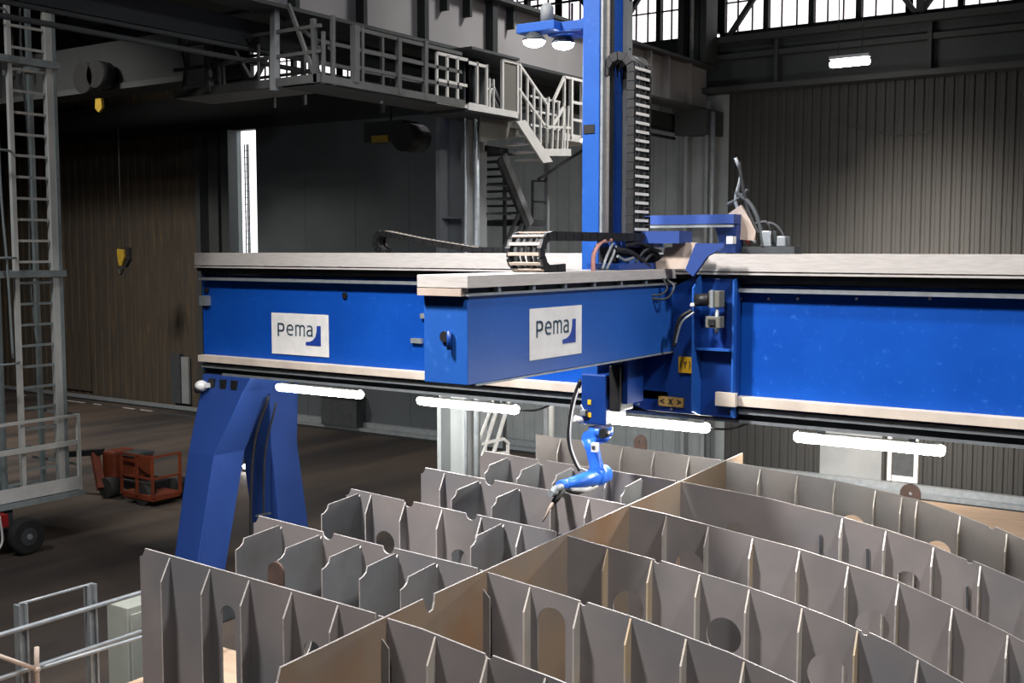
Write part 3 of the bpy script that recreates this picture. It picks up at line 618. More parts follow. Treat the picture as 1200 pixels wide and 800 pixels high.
# cables and valve cluster behind top beam
t = thing('valve_cluster', 'tangle of hoses and grey valves on the beam top beside the blue post', 'machinery', (-4.6, 11.8, 5.25))
base = V(-4.6, 11.8, 5.25)
box('mounting', M['dgrey'], t, -4.9, -4.3, 11.7, 11.95, 5.25, 5.33)
box('valve_block', M['galv'], t, -4.68, -4.56, 11.7, 11.85, 5.33, 5.50, .01); box('valve_block', M['galv'], t, -4.5, -4.4, 11.7, 11.85, 5.33, 5.44, .01)
MB().prism([onY(843, 258, 11.7), onY(868, 240, 11.7), onY(886, 268, 11.7), onY(884, 282, 11.7), onY(862, 280, 11.7)], (0, .05, 0)).build('bracket_plate', M['sheet'], t)
for pts, mm, r in ((((862, 185), (868, 205), (862, 235), (870, 255), (885, 285)), 'galv', .02), (((866, 190), (872, 225), (878, 250), (890, 275)), 'black', .025), (((850, 255), (862, 270), (878, 285)), 'red', .012), (((905, 285), (900, 262), (885, 262)), 'black', .02), (((862, 225), (880, 240), (890, 262), (895, 290)), 'dgrey', .025), (((878, 262), (905, 262), (918, 275), (922, 292)), 'dgrey', .014), (((852, 240), (866, 232), (876, 222)), 'dgrey', .02)):
    tube('hose', M[mm], t, bez([onY(*p_, 11.72) for p_ in pts]), r, 8)

# ---------------------------------------------------------------- mast carriage and mast
k2 = thing('mast_carriage', 'dark blue drive carriage with cables behind the cantilever tray', 'carriage', (-5.75, 10.3, 5.1))
box('base', M['blue_dark'], k2, -5.72, -5.36, 9.75, 10.8, 5.10, 5.16)
box('upper_plate', M['blue_dark'], k2, -5.72, -5.4, 9.95, 10.8, 5.32, 5.44); 
box('cross_block', M['blue_top'], k2, onY(752, 270, 10.4).x, onY(796, 270, 10.4).x, 10.4, 10.7, 5.36, 5.485)
box('motor', M['black'], k2, -5.7, -5.5, 9.95, 10.2, 5.16, 5.34, .02); box('motor', M['dgrey'], k2, -5.68, -5.45, 10.45, 10.7, 5.16, 5.33, .02)
box('clamp', M['blue_mid'], k2, -5.5, -5.38, 10.0, 10.3, 5.16, 5.22)
C = lambda x, y, X=-5.38: onX(x, y, X)
for pts, mm, r in ((((695, 318), (696, 298), (704, 284), (716, 281)), 'copper', .022), (((706, 315), (712, 298), (718, 285)), 'galv', .014), (((711, 315), (718, 300), (722, 288)), 'galv', .014), (((724, 300), (732, 305), (742, 302)), 'galv', .016), (((744, 308), (758, 292), (774, 294)), 'dgrey', .014), (((752, 310), (764, 298), (772, 303)), 'dgrey', .014), (((735, 287), (750, 285), (768, 295), (772, 304)), 'black', .02), (((720, 292), (740, 296), (760, 312)), 'black', .025)):
    tube('hose', M[mm], k2, bez([C(*p_) for p_ in pts]), r, 8)

m = thing('lifting_mast', 'tall blue vertical mast rising through the cantilever carriage', 'mast', (-5.9, 10.4, 3.4))
ZM = 12.5
mast = MB().box(-6.05, -5.85, 10.2, 10.72, 3.9, ZM).build('mast_column', M['mast'], m, .008)
box('linear_rail', M['galv'], m, -5.85, -5.82, 10.22, 10.34, 4.6, ZM - .1); box('rack', M['dgrey'], m, -5.85, -5.80, 10.36, 10.42, 4.6, ZM)
tube('round_rail', M['alu'], m, [(-5.81, 10.30, 4.6), (-5.81, 10.30, ZM - .1)], .025); 
box('rail_backing', M['blue'], m, -5.85, -5.80, 10.42, 10.6, 4.6, ZM); box('linear_rail', M['col'], m, -5.85, -5.76, 10.62, 10.74, 4.6, 8.0)
p = onY(693, 151, 10.2); box('access_slot', M['black'], m, -6.03, -5.9, 10.19, 10.22, p.z - .045, p.z + .045)
p = onY(683, 95, 10.2); box('limit_switch', M['black'], m, -6.1, -6.05, 10.3, 10.4, p.z - .12, p.z + .12)
p = onY(683, 165, 10.2); MB().sphere(V(-6.07, 10.25, p.z), .03).build('push_button', M['white'], m)
for z in (7.9, 7.4, 6.9, 6.3, 5.8): MB().tube([(-5.79, 10.68, z), (-5.75, 10.68, z)], .012, 6).build('bolt', M['black'], m)
# floodlight bracket
fx0 = -6.9
box('lamp_arm', M['mast'], m, -6.45, -6.05, 10.35, 10.45, 7.60, 7.70, .01)
MB().prism([(-6.05, 10.4, 7.5), (-6.05, 10.4, 7.82), (-6.2, 10.4, 7.70), (-6.2, 10.4, 7.60)], (0, .06, 0)).build('arm_gusset', M['mast'], m)
box('lamp_box', M['mast'], m, -6.88, -6.40, 10.2, 10.42, 7.60, 7.70, .01); box('lamp_box', M['mast'], m, -6.62, -6.3, 10.42, 10.72, 7.58, 7.68, .01)
tube('beacon', M['col'], m, [(-6.55, 10.3, 7.70), (-6.55, 10.3, 7.86), (-6.55, 10.3, 7.9)], [.07, .07, .03], 14)
for (x, y) in ((-6.68, 10.25), (-6.5, 10.55)):
    t = thing('floodlight', 'round lit floodlight under the mast bracket, the %s of the pair' % ('left' if y < 10.4 else 'right'), 'lamp', (x, y, 7.5), group='floodlights on the mast')
    MB().tube([(x, y, 7.6), (x, y, 7.54), (x, y, 7.51)], [.06, .12, .13], 20).build('housing', M['dgrey'], t)
    MB().sphere(V(x, y, 7.505), .118, (1, 1, .5), 16).build('lens', M['flood'], t)
    L = bpy.data.lights.new('flood', 'SPOT'); L.energy = 260; L.color = (.9, .93, 1); L.shadow_soft_size = .1; L.spot_size = math.radians(165); L.spot_blend = .5
    lo = bpy.data.objects.new('flood_beam', L); COL.objects.link(lo); lo.parent = t; lo.location = (0, 0, -.12); lo.rotation_euler = (0, 0, 0)

# ---------------------------------------------------------------- cable chains
def chain(name, label, path, side, width, th, nlinks, loc, barmt, bars=(0, 1), inner=False):
    """path: function t->(point, outward normal); side: width direction"""
    t = thing(name, label, 'cable chain', loc)
    side = Vector(side)
    for w in (-1, 1):
        b = MB()
        for i in range(nlinks):
            p0, n0 = path(i / nlinks); p1, n1 = path((i + .93) / nlinks)
            d = (p1 - p0).normalized(); o0 = p0 + side * (w * width / 2); o1 = p1 + side * (w * width / 2)
            tw = .016 if i % 2 else .022
            n0 = n0 * th / 2; n1 = n1 * th / 2; s2 = side * tw
            b.hexa([o0 - n0 - s2, o0 + n0 - s2, o0 + n0 + s2, o0 - n0 + s2, o1 - n1 - s2, o1 + n1 - s2, o1 + n1 + s2, o1 - n1 + s2])
        b.build('side_links', M['black'], t)
    for i in range(nlinks):
        if not (bars[0] <= i / nlinks <= bars[1]): continue
        p0, n0 = path((i + .5) / nlinks); q0 = p0 + n0 * th * .42
        MB().bar(q0 - side * width / 2, q0 + side * width / 2, .028, .012, up=n0).build('crossbar', barmt, t)
    for j, off in enumerate((-.3, -.1, .12, .3)):
        b = MB(); b.tube([path(i / 40)[0] + side * width * off for i in range(41)], .02 if j % 2 else .028, 6).build('cable', M['dgrey'] if j != 2 else M['black'], t)
    return t
def poly_path(pts):
    P_ = [Vector(p) for p in pts]; L_ = [0]
    for a, b_ in zip(P_, P_[1:]): L_.append(L_[-1] + (b_ - a).length)
    return P_, L_
def mkpath(pts, cref):
    P_, L_ = poly_path(pts)
    def f(t):
        s_ = min(max(t, 0), 1) * L_[-1]
        for i in range(len(P_) - 1):
            if s_ <= L_[i + 1] or i == len(P_) - 2:
                u = (s_ - L_[i]) / (L_[i + 1] - L_[i]); p = P_[i].lerp(P_[i + 1], u)
                a = P_[max(i - 1, 0)]; b_ = P_[min(i + 2, len(P_) - 1)]; d = (b_ - a).normalized() if 0 < i < len(P_) - 2 else (P_[i + 1] - P_[i]).normalized()
                return p, cref(d)
    return f
# vertical chain: loop in XZ, width along Y
cx, cr_, zt_ = -5.67, .15, 7.12
pts = [(cx - cr_, 10.45, 7.08), (cx - cr_, 10.45, zt_)] + [(cx - cr_ * math.cos(a_), 10.45, zt_ + cr_ * math.sin(a_)) for a_ in [math.pi * i / 12 for i in range(1, 12)]] + [(cx + cr_, 10.45, zt_), (cx + cr_, 10.45, 5.46)]
chain('cable_chain', 'upright black cable chain with pale crossbars looping beside the blue mast', mkpath(pts, lambda d: d.cross(V(0, 1, 0))), (0, 1, 0), .34, .085, 24, (-5.5, 10.45, 5.46), M['white'], (.18, 1))
# chain on the cantilever: loop in YZ, width along X
yc, r_ = 8.52, .15; zc = 5.27; CXc = -5.545
pts = [(CXc, 10.3, zc + r_), (CXc, yc, zc + r_)] + [(CXc, yc - r_ * math.sin(a_), zc + r_ * math.cos(a_)) for a_ in [math.pi * i / 12 for i in range(1, 12)]] + [(CXc, yc, zc - r_ + .0), (CXc, yc + .25, zc - r_ + .01)]
chain('cable_chain', 'black cable chain curling over the near end of the cantilever tray', mkpath(pts, lambda d: d.cross(V(1, 0, 0))), (1, 0, 0), .33, .08, 34, (-5.545, 8.4, 5.1), M['sheet'])
# chain on the rear of the main beam
p0 = onY(452, 273, 12.5); p1 = onY(500, 283, 12.5); p2 = onY(560, 293, 12.5)
pts = [tuple(p2 + V(.5, 0, 0)), tuple(p2), tuple(p1), tuple(p0)] + [(p0.x - .13 * math.sin(a_), 12.5, p0.z - .13 + .13 * math.cos(a_)) for a_ in [math.pi * i / 8 for i in range(1, 9)]]
chain('cable_chain', 'pale topped cable chain sagging along the rear edge of the main beam', mkpath(pts, lambda d: d.cross(V(0, 1, 0)) * -1), (0, 1, 0), .2, .08, 30, (-10, 12.5, 5.25), M['cream'])

# ---------------------------------------------------------------- welding robot
r = thing('welding_robot', 'blue jointed welding robot hanging from the mast over the hull block', 'robot', (-5.85, 10.3, 3.42))
YR = 10.3
Q = lambda x, y, Y=YR: onY(x, y, Y)
box('mounting_box', M['blue_dark'], r, -6.02, -5.72, 10.15, 10.6, 3.47, 4.0, .015)
box('junction_box', M['black'], r, -5.72, -5.58, 10.2, 10.5, 3.62, 4.1, .02); box('side_plate', M['blue_dark'], r, -5.58, -5.52, 10.25, 10.6, 3.7, 4.15)
for y in (471, 486):
    p = Q(691, y, 10.15); box('warning_sticker', M['yellow'], r, p.x - .02, p.x + .02, 10.143, 10.15, p.z - .025, p.z + .025)
b = MB(); b.tube([Q(704, 500), Q(704, 509)], .13, 20); b.tube([Q(704, 507), Q(702, 514)], [.12, .1], 18); b.build('swivel_base', M['robot'], r)
MB().tube([Q(697, 512) + V(0, -.13, 0), Q(697, 512) + V(0, .1, 0)], .085, 20).build('shoulder_joint', M['robot'], r)
MB().tube([Q(712, 506) + V(0, -.12, 0), Q(712, 506) + V(0, -.02, 0)], .05, 14).build('shoulder_motor', M['black'], r)
b = MB(); A, B = Q(694, 512), Q(704, 556)
b.tube([A + V(.02, -.08, 0), A.lerp(B, .3) + V(.02, -.08, 0), A.lerp(B, .75) + V(.02, -.08, 0), B + V(0, -.08, 0)], [.095, .075, .075, .095], 16).build('upper_arm', M['robot'], r)
p = Q(697, 524, 10.12); box('white_sticker', M['white'], r, p.x - .03, p.x + .03, 10.095, 10.15, p.z - .045, p.z + .05); box('dark_sticker', M['dgrey'], r, p.x - .02, p.x + .02, 10.09, 10.096, p.z - .02, p.z + .02)
MB().tube([B + V(.0, -.14, 0), B + V(0, .08, 0)], .10, 20).build('elbow_joint', M['robot'], r)
E1, W1 = Q(700, 559, 10.2), Q(660, 568, 9.62)
MB().tube([E1 + V(0, .06, 0), E1.lerp(W1, .5) + V(0, .02, 0), W1], [.095, .075, .05], 16).build('forearm', M['robot'], r)
MB().tube([Q(700, 569, 10.15), Q(686, 574, 9.95), Q(668, 573, 9.68)], [.02, .032, .02], 12).build('forearm_cover', M['white'], r)
MB().tube([W1 + V(0, -.06, 0), W1 + V(0, .06, 0)], .055, 16).build('wrist_joint', M['robot'], r)
MB().tube([Q(658, 570, 9.54), Q(650, 573, 9.42), Q(646, 580, 9.36)], [.036, .034, .028], 12).build('wrist', M['galv'], r)
MB().tube([Q(659, 573, 9.55), Q(652, 584, 9.45), Q(648, 590, 9.39)], [.04, .035, .025], 10).build('torch_body', M['black'], r)
MB().tube([Q(648, 577, 9.39) + V(0, -.05, 0), Q(648, 577, 9.39) + V(0, .05, 0)], .035, 12).build('collision_sensor', M['galv'], r)
MB().tube([Q(650, 586, 9.42), Q(645, 594, 9.35), Q(640, 604, 9.35), Q(636, 611, 9.35)], [.02, .017, .011, .006], 10).build('torch_nozzle', M['sheet'], r)
tube('torch_cable', M['black'], r, bez([Q(660, 572, 9.57), Q(675, 577, 9.79), Q(690, 572, 10.00), Q(700, 566, 10.15)]), .018)
cb = bez([Q(681, 445), Q(672, 470), Q(667, 500), Q(668, 522), Q(674, 540), Q(680, 551)])
tube('hose_package', M['black'], r, cb, .026); tube('hose_highlight_tube', M['white'], r, [p_ + V(.03, -.02, 0) for p_ in cb[4:-2]], .008)
p_ = Q(679, 492, 10.15); MB().tube([p_ + V(-.03, -.05, .02), p_ + V(.05, .05, -.02)], .035, 12).build('hose_clamp', M['white'], r); p_ = Q(685, 483, 10.15); MB().box(p_.x - .03, p_.x + .04, 10.1, 10.2, p_.z - .03, p_.z + .03).build('hose_clamp', M['galv'], r, .008)
p_ = Q(681, 474, 10.15); tube('thin_hose', M['white'], r, bez([p_, p_ + V(.03, 0, -.05), p_ + V(.09, 0, -.12)]), .008)
MB().bar(Q(681, 550), Q(698, 558), .04).build('hose_bracket', M['galv'], r)
# sensors on the mast carriage underside, right of the mounting box
t = thing('sensor_head', 'silver sensor and valve unit beside the robot mounting under the cantilever', 'sensor', (-5.4, 10.5, 4.0))
a = onY(735, 425, 10.6); box('case', M['galv'], t, a.x - .14, a.x + .07, 10.55, 10.7, 4.03, 4.13, .008)
box('valve', M['white'], t, a.x - .15, a.x - .03, 10.5, 10.6, 3.93, 4.0, .005); box('valve', M['dgrey'], t, a.x - .02, a.x + .06, 10.5, 10.6, 3.9, 4.03, .005); box('nozzle', M['white'], t, a.x - .14, a.x - .08, 10.5, 10.55, 3.84, 3.93)
box('hanger_plate', M['dgrey'], t, a.x - .05, a.x + .02, 10.6, 10.7, 4.1, 4.22)
tube('hose', M['black'], t, bez([(a.x - .1, 10.5, 3.95), (a.x - .2, 10.5, 4.05), (a.x - .3, 10.5, 4.2)]), .012)

# ---------------------------------------------------------------- tube lamps below the main beam
LB = {0: 'leftmost lit tube lamp below the main beam, next to the gantry leg', 1: 'lit tube lamp below the near end of the cantilever arm',
      2: 'lit tube lamp right beside the welding robot', 3: 'rightmost lit tube lamp under the right part of the main beam'}
proto = None
for i, (xa, xb) in enumerate(((-11.5, -9.94), (-8.98, -7.46), (-6.30, -4.99), (-4.03, -2.56))):
    t = thing('tube_lamp', LB[i], 'lamp', ((xa + xb) / 2, 11.1, 3.36), group='tube lamps under the main beam')
    MB().tube([(xa, 11.1, 3.385), (xa + .03, 11.1, 3.385), (xb - .03, 11.1, 3.385), (xb, 11.1, 3.385)], [.042, .056, .056, .042], 16).build('diffuser', M['tube'], t)
    box('housing', M['white'], t, xa + .04, xb - .04, 11.06, 11.14, 3.425, 3.445)
    for x in (xa + .28, xb - .3): box('hanger', M['galv'], t, x - .03, x + .03, 11.08, 11.12, 3.44, 3.52)
    if i in (1, 2): tube('lamp_cable', M['black'], t, bez([(xb, 11.1, 3.38), (xb + .25, 11.12, 3.4), (xb + .5, 11.1, 3.5)]), .012)

# ================================================================= HULL BLOCK
zt = 2.8
hb = thing('hull_block', 'welded grey steel ship hull block of upright plates under the gantry', 'ship block', (-5.2, 9, 0))
G0 = onz(325, 780, zt); G1 = onz(867, 533, zt)
S = {}
starts = [(-5.03, 5.74), (-5.10, 7.03), (-5.20, 8.36), (-5.21, 9.65), (-5.30, 10.96), (-5.38, 12.36)]
ga = Vector((-4.88, 4.67, 0)); gb = Vector((-5.36, 12.95, 0)); gd = (gb - ga).normalized(); pd = Vector((gd.y, -gd.x, 0))
ZB = .22
rows = [  # per transverse line: left top profile (s,z), right top profile
 ([(-2.36, 2.94), (0, 2.8)], [(0, 2.79), (.38, 2.76), (.93, 2.68), (1.4, 2.62), (2.1, 2.49), (2.9, 2.28), (3.7, 2.0), (4.3, 1.74)]),
 ([(-2.38, 2.935), (0, 2.8)], [(0, 2.79), (.36, 2.75), (.8, 2.7), (1.31, 2.64), (1.66, 2.58), (2.06, 2.51), (2.49, 2.40), (3.0, 2.25), (3.6, 2.04), (4.3, 1.74)]),
 ([(-2.39, 2.93), (0, 2.8)], [(0, 2.79), (.4, 2.74), (.99, 2.68), (1.36, 2.63), (1.73, 2.58), (2.11, 2.51), (2.51, 2.42), (2.89, 2.32), (3.36, 2.13), (4.3, 1.74)]),
 ([(-2.46, 2.925), (0, 2.8)], [(0, 2.79), (.4, 2.76), (.81, 2.71), (1.29, 2.65), (1.7, 2.6), (2.15, 2.52), (2.57, 2.44), (3.03, 2.29), (3.46, 2.14), (4.4, 1.74)]),
 ([(-2.52, 2.90), (0, 2.8)], [(0, 2.80), (.42, 2.77), (.98, 2.73), (1.69, 2.64), (2.22, 2.55), (2.63, 2.46), (2.98, 2.36), (3.43, 2.23), (4.4, 1.85)]),
 ([(-2.55, 2.89), (0, 2.8)], [(0, 2.80), (.44, 2.76), (.89, 2.73), (1.3, 2.7), (1.75, 2.65), (2.24, 2.58), (2.63, 2.48), (3.01, 2.38), (3.26, 2.3), (4.4, 1.9)]),
]
finsL = [[(199, 656), (246, 666), (292, 680), (342, 695), (396, 710)],
         [(330, 612), (377, 624), (423, 634), (466, 645), (513, 656)],
         [(435, 584), (475, 590), (518, 600), (564, 609), (611, 618)],
         [(521, 557), (563, 562), (609, 571), (650, 579), (690, 586)],
         [(597, 535), (634, 540), (672, 547), (713, 553), (753, 560)],
         [(657, 514), (694, 520), (730, 524), (767, 530), (808, 536)]]
finsR = [[(510, 744), (571, 768), (639, 792), (715, 826), (795, 858), (880, 895)],
         [(621, 687), (679, 705), (739, 725), (804, 746), (872, 772), (945, 802), (1030, 842)],
         [(712, 641), (764, 656), (820, 671), (878, 689), (940, 710), (1005, 736), (1076, 768), (1160, 812)],
         [(781, 604), (830, 616), (882, 630), (937, 645), (994, 662), (1053, 684), (1116, 710), (1181, 744)],
         [(987, 608), (1038, 623), (1094, 641), (1149, 663), (1205, 690)],
         [(891, 551), (935, 558), (979, 566), (1026, 576), (1057, 584), (1075, 589), (1125, 605), (1180, 625)]]
# deep brackets on the left frames: index of the fin line that is deep, length
deep = {1: {0: .56, 1: .55, 2: .5, 3: .5, 4: .5}, 2: {}, 3: {1: .55, 2: .55}, 4: {0: .55, 1: .55, 2: .5, 4: .55}}
notL = {1: [.36, .63], 2: [.32, .62], 3: [.36], 4: [.34, .66]}
def ztop(prof, s):
    if s <= prof[0][0]: return prof[0][1]
    for (a, za), (b_, zb) in zip(prof, prof[1:]):
        if s <= b_: return za + (zb - za) * (s - a) / (b_ - a)
    return prof[-1][1]
def notched(prof, notches, rn=.05):
    """top outline from left to right with half-round notches cut at s positions"""
    out = []; ss = sorted(notches); keys = [p_[0] for p_ in prof]
    ev = [(s_, 'p') for s_ in keys] + [(s_, 'n') for s_ in ss]; ev.sort()
    for s_, ty in ev:
        if ty == 'p':
            if all(abs(s_ - n_) > rn * 1.1 for n_ in ss): out.append((s_, ztop(prof, s_)))
        else:
            z_ = ztop(prof, s_)
            out += [(s_ - rn * math.cos(a_), z_ - rn * math.sin(a_)) for a_ in [math.pi * j / 8 for j in range(9)]]
    return out
def stadium(cx_, cz, rx, rz, n=22): return [(cx_ + rx * math.cos(2 * math.pi * i / n), cz + rz * math.sin(2 * math.pi * i / n)) for i in range(n)]
holesR_px = [[],
  [((646, 775), 16, .30)],
  [((736, 712), 17, 0), ((848, 745), 18.5, 0), ((969, 790), 20, 0)],
  [((808, 664), 15, 0), ((1022, 735), 17, 0)],
  [((862, 627), 13, 0), ((920, 645), 10, 0), ((1063, 684), 12.5, 0)],
  [((999, 617), 12, 0), ((1099, 648), 12.5, 0)]]
holesL_px = [[((268, 760), 10, .26), ((366, 765), 12, 0)], [((400, 700), 12, 0)], [((451, 636), 12, 0), ((538, 655), 10, 0)], [], [], []]
TH = .016; Zv = V(0, 0, 1)
for i, (sx, sy) in enumerate(starts):
    o = V(sx, sy, 0)
    for side in ('L', 'R'):
        prof = rows[i][0 if side == 'L' else 1]; px = holesL_px[i] if side == 'L' else holesR_px[i]
        if side == 'L':
            W = -prof[0][0]; nt_ = [-W + W * f_ for f_ in notL.get(i, [])]; rn = .06
            top = notched(prof, nt_, rn); e = top[0]
            top = top if i == 5 else [(e[0], e[1] - .07), (e[0] + .03, e[1] - .06), (e[0] + .055, e[1] - .02)] + [(e[0] + .06, e[1])] + top[1:]
            top[-1] = (-.012, top[-1][1])
            outer = [(-.012, ZB), (e[0], ZB)] + top
        else:
            nt_ = {0: [.91], 1: [.93], 2: [.97], 3: [], 4: [3.0], 5: [3.0]}[i] + ({2: [2.7]}.get(i, []))
            top = notched(prof, nt_, .03); top[0] = (.012, top[0][1])
            outer = [(top[-1][0], ZB), (.012, ZB)] + top
        hs = []
        for (hx, hy), rp, ext in px:
            c_ = onP(hx, hy, o, gd) - o; dpt = (onP(hx, hy, o, gd) - CAM).dot(FW); rr = rp / FPX * dpt
            s_, z_ = c_.dot(pd), c_.z; k_ = abs(pd.dot(RT)); rx = rr / k_
            if ext:
                hs.append([(s_ + rx * math.cos(math.pi * j / 10), z_ + ext + rx * math.sin(math.pi * j / 10)) for j in range(11)] + [(s_ - rx * math.cos(math.pi * j / 10), z_ - ext - rx * math.sin(math.pi * j / 10)) for j in range(11)])
            else: hs.append(stadium(s_, z_, rx, rx * 1.02))
        fr = plate('transverse_frame', outer, hs, o, pd, Zv, gd, TH, M['steel'], M['edge'], hb)
        fins = finsL[i] if side == 'L' else finsR[i]
        for j, (fx, fy) in enumerate(fins):
            p_ = onP(fx, fy, o, gd) - o; s_ = p_.dot(pd)
            if side == 'R' and s_ > prof[-1][0] - .05: continue
            z_ = ztop(prof, s_) - .015; fo = o + pd * (s_ - .008)
            dl = deep.get(i, {}).get(j) if side == 'L' else None
            if dl:
                z_ -= .01
                pts = [(0, ZB), (0, z_ - .02), (.02, z_ - .04), (.035, z_)] + [(dl - .1, z_ - .02), (dl - .085, z_ - .06), (dl - .05, z_ - .085), (dl, z_ - .10), (dl, ZB)]
                plate('bracket', pts, [stadium(dl * .5, z_ - .85, .13, .16, 18)], fo, -gd, Zv, pd, .012, M['steel2'], M['edge'], fr)
            else:
                w_ = .095; pts = [(0, ZB), (0, z_), (w_, z_ - .17), (w_, ZB)]
                plate('stiffener', pts, [], fo, -gd, Zv, pd, .014, M['steel'] if side == 'L' else M['fin'], M['fin'] if i < 3 and side == 'R' else M['edge'], fr)
# extra deep brackets on near-side left frames
for i, px in ((2, ((422, 580), (590, 614))), ):
    o = V(*starts[i], 0)
    for (fx, fy), dl in zip(px, (.58, .55)):
        s_ = (onP(fx, fy, o, gd) - o).dot(pd); z_ = ztop(rows[i][0], s_) - .02
        pts = [(0, ZB), (0, z_ - .02), (.02, z_ - .04), (.035, z_)] + [(dl - .1, z_ - .02), (dl - .085, z_ - .06), (dl - .05, z_ - .085), (dl, z_ - .10), (dl, ZB)]
        plate('bracket', pts, [], o + pd * (s_ - .008), -gd, Zv, pd, .012, M['steel2'], M['edge'], hb)
# the long girder
Lg = (gb - ga).length
def gs(i): return (V(*starts[i], 0) - ga).dot(gd)
n0 = (onz(506, 698, zt) - ga).dot(gd)
outer = [(Lg, ZB), (-.6, ZB), (-.6, 2.62), (-.03, 2.66), (0, 2.7), (.03, 2.78)] + [(n0 - .09, 2.8), (n0 - .07, 2.73), (n0 - .02, 2.68), (n0 + .03, 2.69), (n0 + .05, 2.74), (n0 + .055, 2.80)] + [(Lg, 2.8)]
plate('longitudinal_girder', outer, [stadium(.55, 2.35, .14, .14)], ga, gd, Zv, -pd, .016, M['rust'], M['edge'], hb)
for i in range(6):
    s_ = gs(i) - .06
    pts = [(0, ZB), (0, 2.66), (.06, 2.60), (.06, ZB)]
    if i in (1, 0): plate('girder_stiffener', pts, [], ga + gd * s_ , pd, Zv, gd, .012, M['steel'], M['edge'], hb)
# outer long plate at the right beyond the frame edge
# bottom shell and keel blocks
q4 = [ga + gd * -1.0 + pd * -2.45, ga + gd * -1.0 + pd * 4.4, ga + gd * (Lg + .1) + pd * 4.4, ga + gd * (Lg + .1) + pd * -2.6]
MB().prism([(p_.x, p_.y, ZB - .02) for p_ in q4], (0, 0, .02)).build('shell_plate', M['steel'], hb)
for a_ in (.3, 2.6, 5.0, 7.4):
    for c_ in (-2.0, 0, 2.0, 4.0):
        p_ = ga + gd * a_ + pd * c_; box('keel_block', M['tan'], hb, p_.x - .15, p_.x + .15, p_.y - .15, p_.y + .15, 0, ZB - .02)
# round lifting lugs
def lug(c_, u, n, r_):
    pts = [(r_ * math.cos(a_), r_ * math.sin(a_)) for a_ in [math.pi * j / 12 for j in range(13)]] + [(-r_, -r_ * 2.2), (r_, -r_ * 2.2)]
    plate('lifting_lug', pts, [stadium(0, 0, r_ * .18, r_ * .18, 10)] if r_ > .08 else [], c_, u, Zv, n, .02, M['lug'], M['lug'], hb)
o = V(*starts[5], 0); lug(onP(749, 518, o, gd) + gd * .03, pd, gd, .085); lug(onP(1066, 579, o, gd) + gd * .03, pd, gd, .11)
o = V(*starts[0], 0); lug(onP(317, 672, o, gd) + gd * .05, pd, gd, .075)
# small slot bars standing in the right cells
o = V(*starts[4], 0)
for (x_, y0_, y1_) in ((962, 626, 650), (1017, 642, 670), (1134, 686, 712)):
    a_ = onP(x_, y0_, o, gd) - gd * .02; b_ = onP(x_, y1_, o, gd) - gd * .02; MB().bar(a_, b_, .02, .02).build('weld_seam', M['dgrey'], hb)

# ================================================================= LEFT SIDE
TX = -18.5
t = thing('access_tower', 'tall white scaffold access tower with rungs at the left edge', 'scaffold', (TX, 12, 0))
MB().box(TX - .06, TX + .06, 12.28, 12.44, .8, 12.4).build('upright', M['tower'], t); MB().box(TX - .04, TX + .04, 11.55, 11.63, .8, 12.4).build('upright', M['tower'], t)
MB().box(TX + .06, TX + .08, 12.40, 12.47, .8, 12.4).build('upright_flange', M['tower_g'], t)
z = .95
while z < 12.2: MB().bar((TX, 11.6, z), (TX, 12.3, z), .035, .045).build('rung', M['tower_g'] if z < 4.8 else M['tower'], t); z += .375
for z in (4.86, 8.6): box('collar_beam', M['tower_g'], t, TX - .1, TX + .12, 10.6, 12.52, z - .06, z + .06)
for z in (4.86, 8.6): box('cross_beam', M['tower_g'], t, TX - 1.5, TX + .1, 12.4, 12.5, z - .05, z + .05)
MB().bar((TX - .8, 11.7, .85), (TX - .8, 11.7, 12.3), .1).build('upright', M['tower_g'], t); MB().bar((TX - .8, 12.5, .85), (TX - .8, 12.5, 12.3), .08).build('upright', M['tower_g'], t)
tube('cable', M['tower_g'], t, bez([(TX - .1, 11.95, 12.2), (TX - .1, 11.9, 9), (TX - .1, 11.98, 7), (TX - .1, 11.92, 5), (TX - .1, 12.0, 3.6)]), .018)
tube('cage_pole', M['tower_g'], t, bez([(TX + .25, 11.25, 12), (TX + .25, 11.2, 7), (TX + .25, 11.28, 4.9), (TX + .25, 11.32, 3.4)]), .022)
for z in (3.3, 5.15, 7.0, 9.4, 10.9): tube('cage_hoop', M['tower_g'], t, bez([(TX - .3, 10.9, z), (TX + .2, 11.05, z), (TX + .25, 11.35, z), (TX, 11.6, z)]), .022)
# platform
box('platform_deck', M['tower_g'], t, TX - 1.3, TX + .25, 9.6, 12.68, .74, .84); box('toe_board', M['white'], t, TX + .2, TX + .23, 9.6, 12.6, .86, 1.10)
MB().bar((TX + .2, 9.6, 2.24), (TX + .2, 12.62, 2.24), .05).build('guard_rail', M['tower'], t); MB().bar((TX + .2, 9.6, 1.74), (TX + .2, 12.6, 1.74), .05, .09).build('guard_rail', M['tower'], t)
MB().bar((TX + .2, 12.6, .84), (TX + .2, 12.6, 2.26), .06).build('guard_post', M['tower'], t); MB().bar((TX + .2, 10.6, .84), (TX + .2, 10.6, 2.26), .06).build('guard_post', M['tower'], t)
for z in (1.3, 2.24): MB().bar((TX - 1.3, 12.62, z), (TX + .2, 12.62, z), .04).build('guard_rail', M['tower_g'], t)
for z in (1.5, 2.0): MB().bar((TX - 1.3, 9.6, z), (TX - 1.3, 12.6, z), .05).build('guard_rail', M['tower_g'], t)
box('locker', M['tower_g'], t, TX - 1.2, TX - .7, 10.2, 11.4, .84, 1.35)
box('chassis', M['red'], t, TX - 1.2, TX + .45, 9.6, 11.0, .5, .72)
c = V(TX + .62, 11.2, .32)
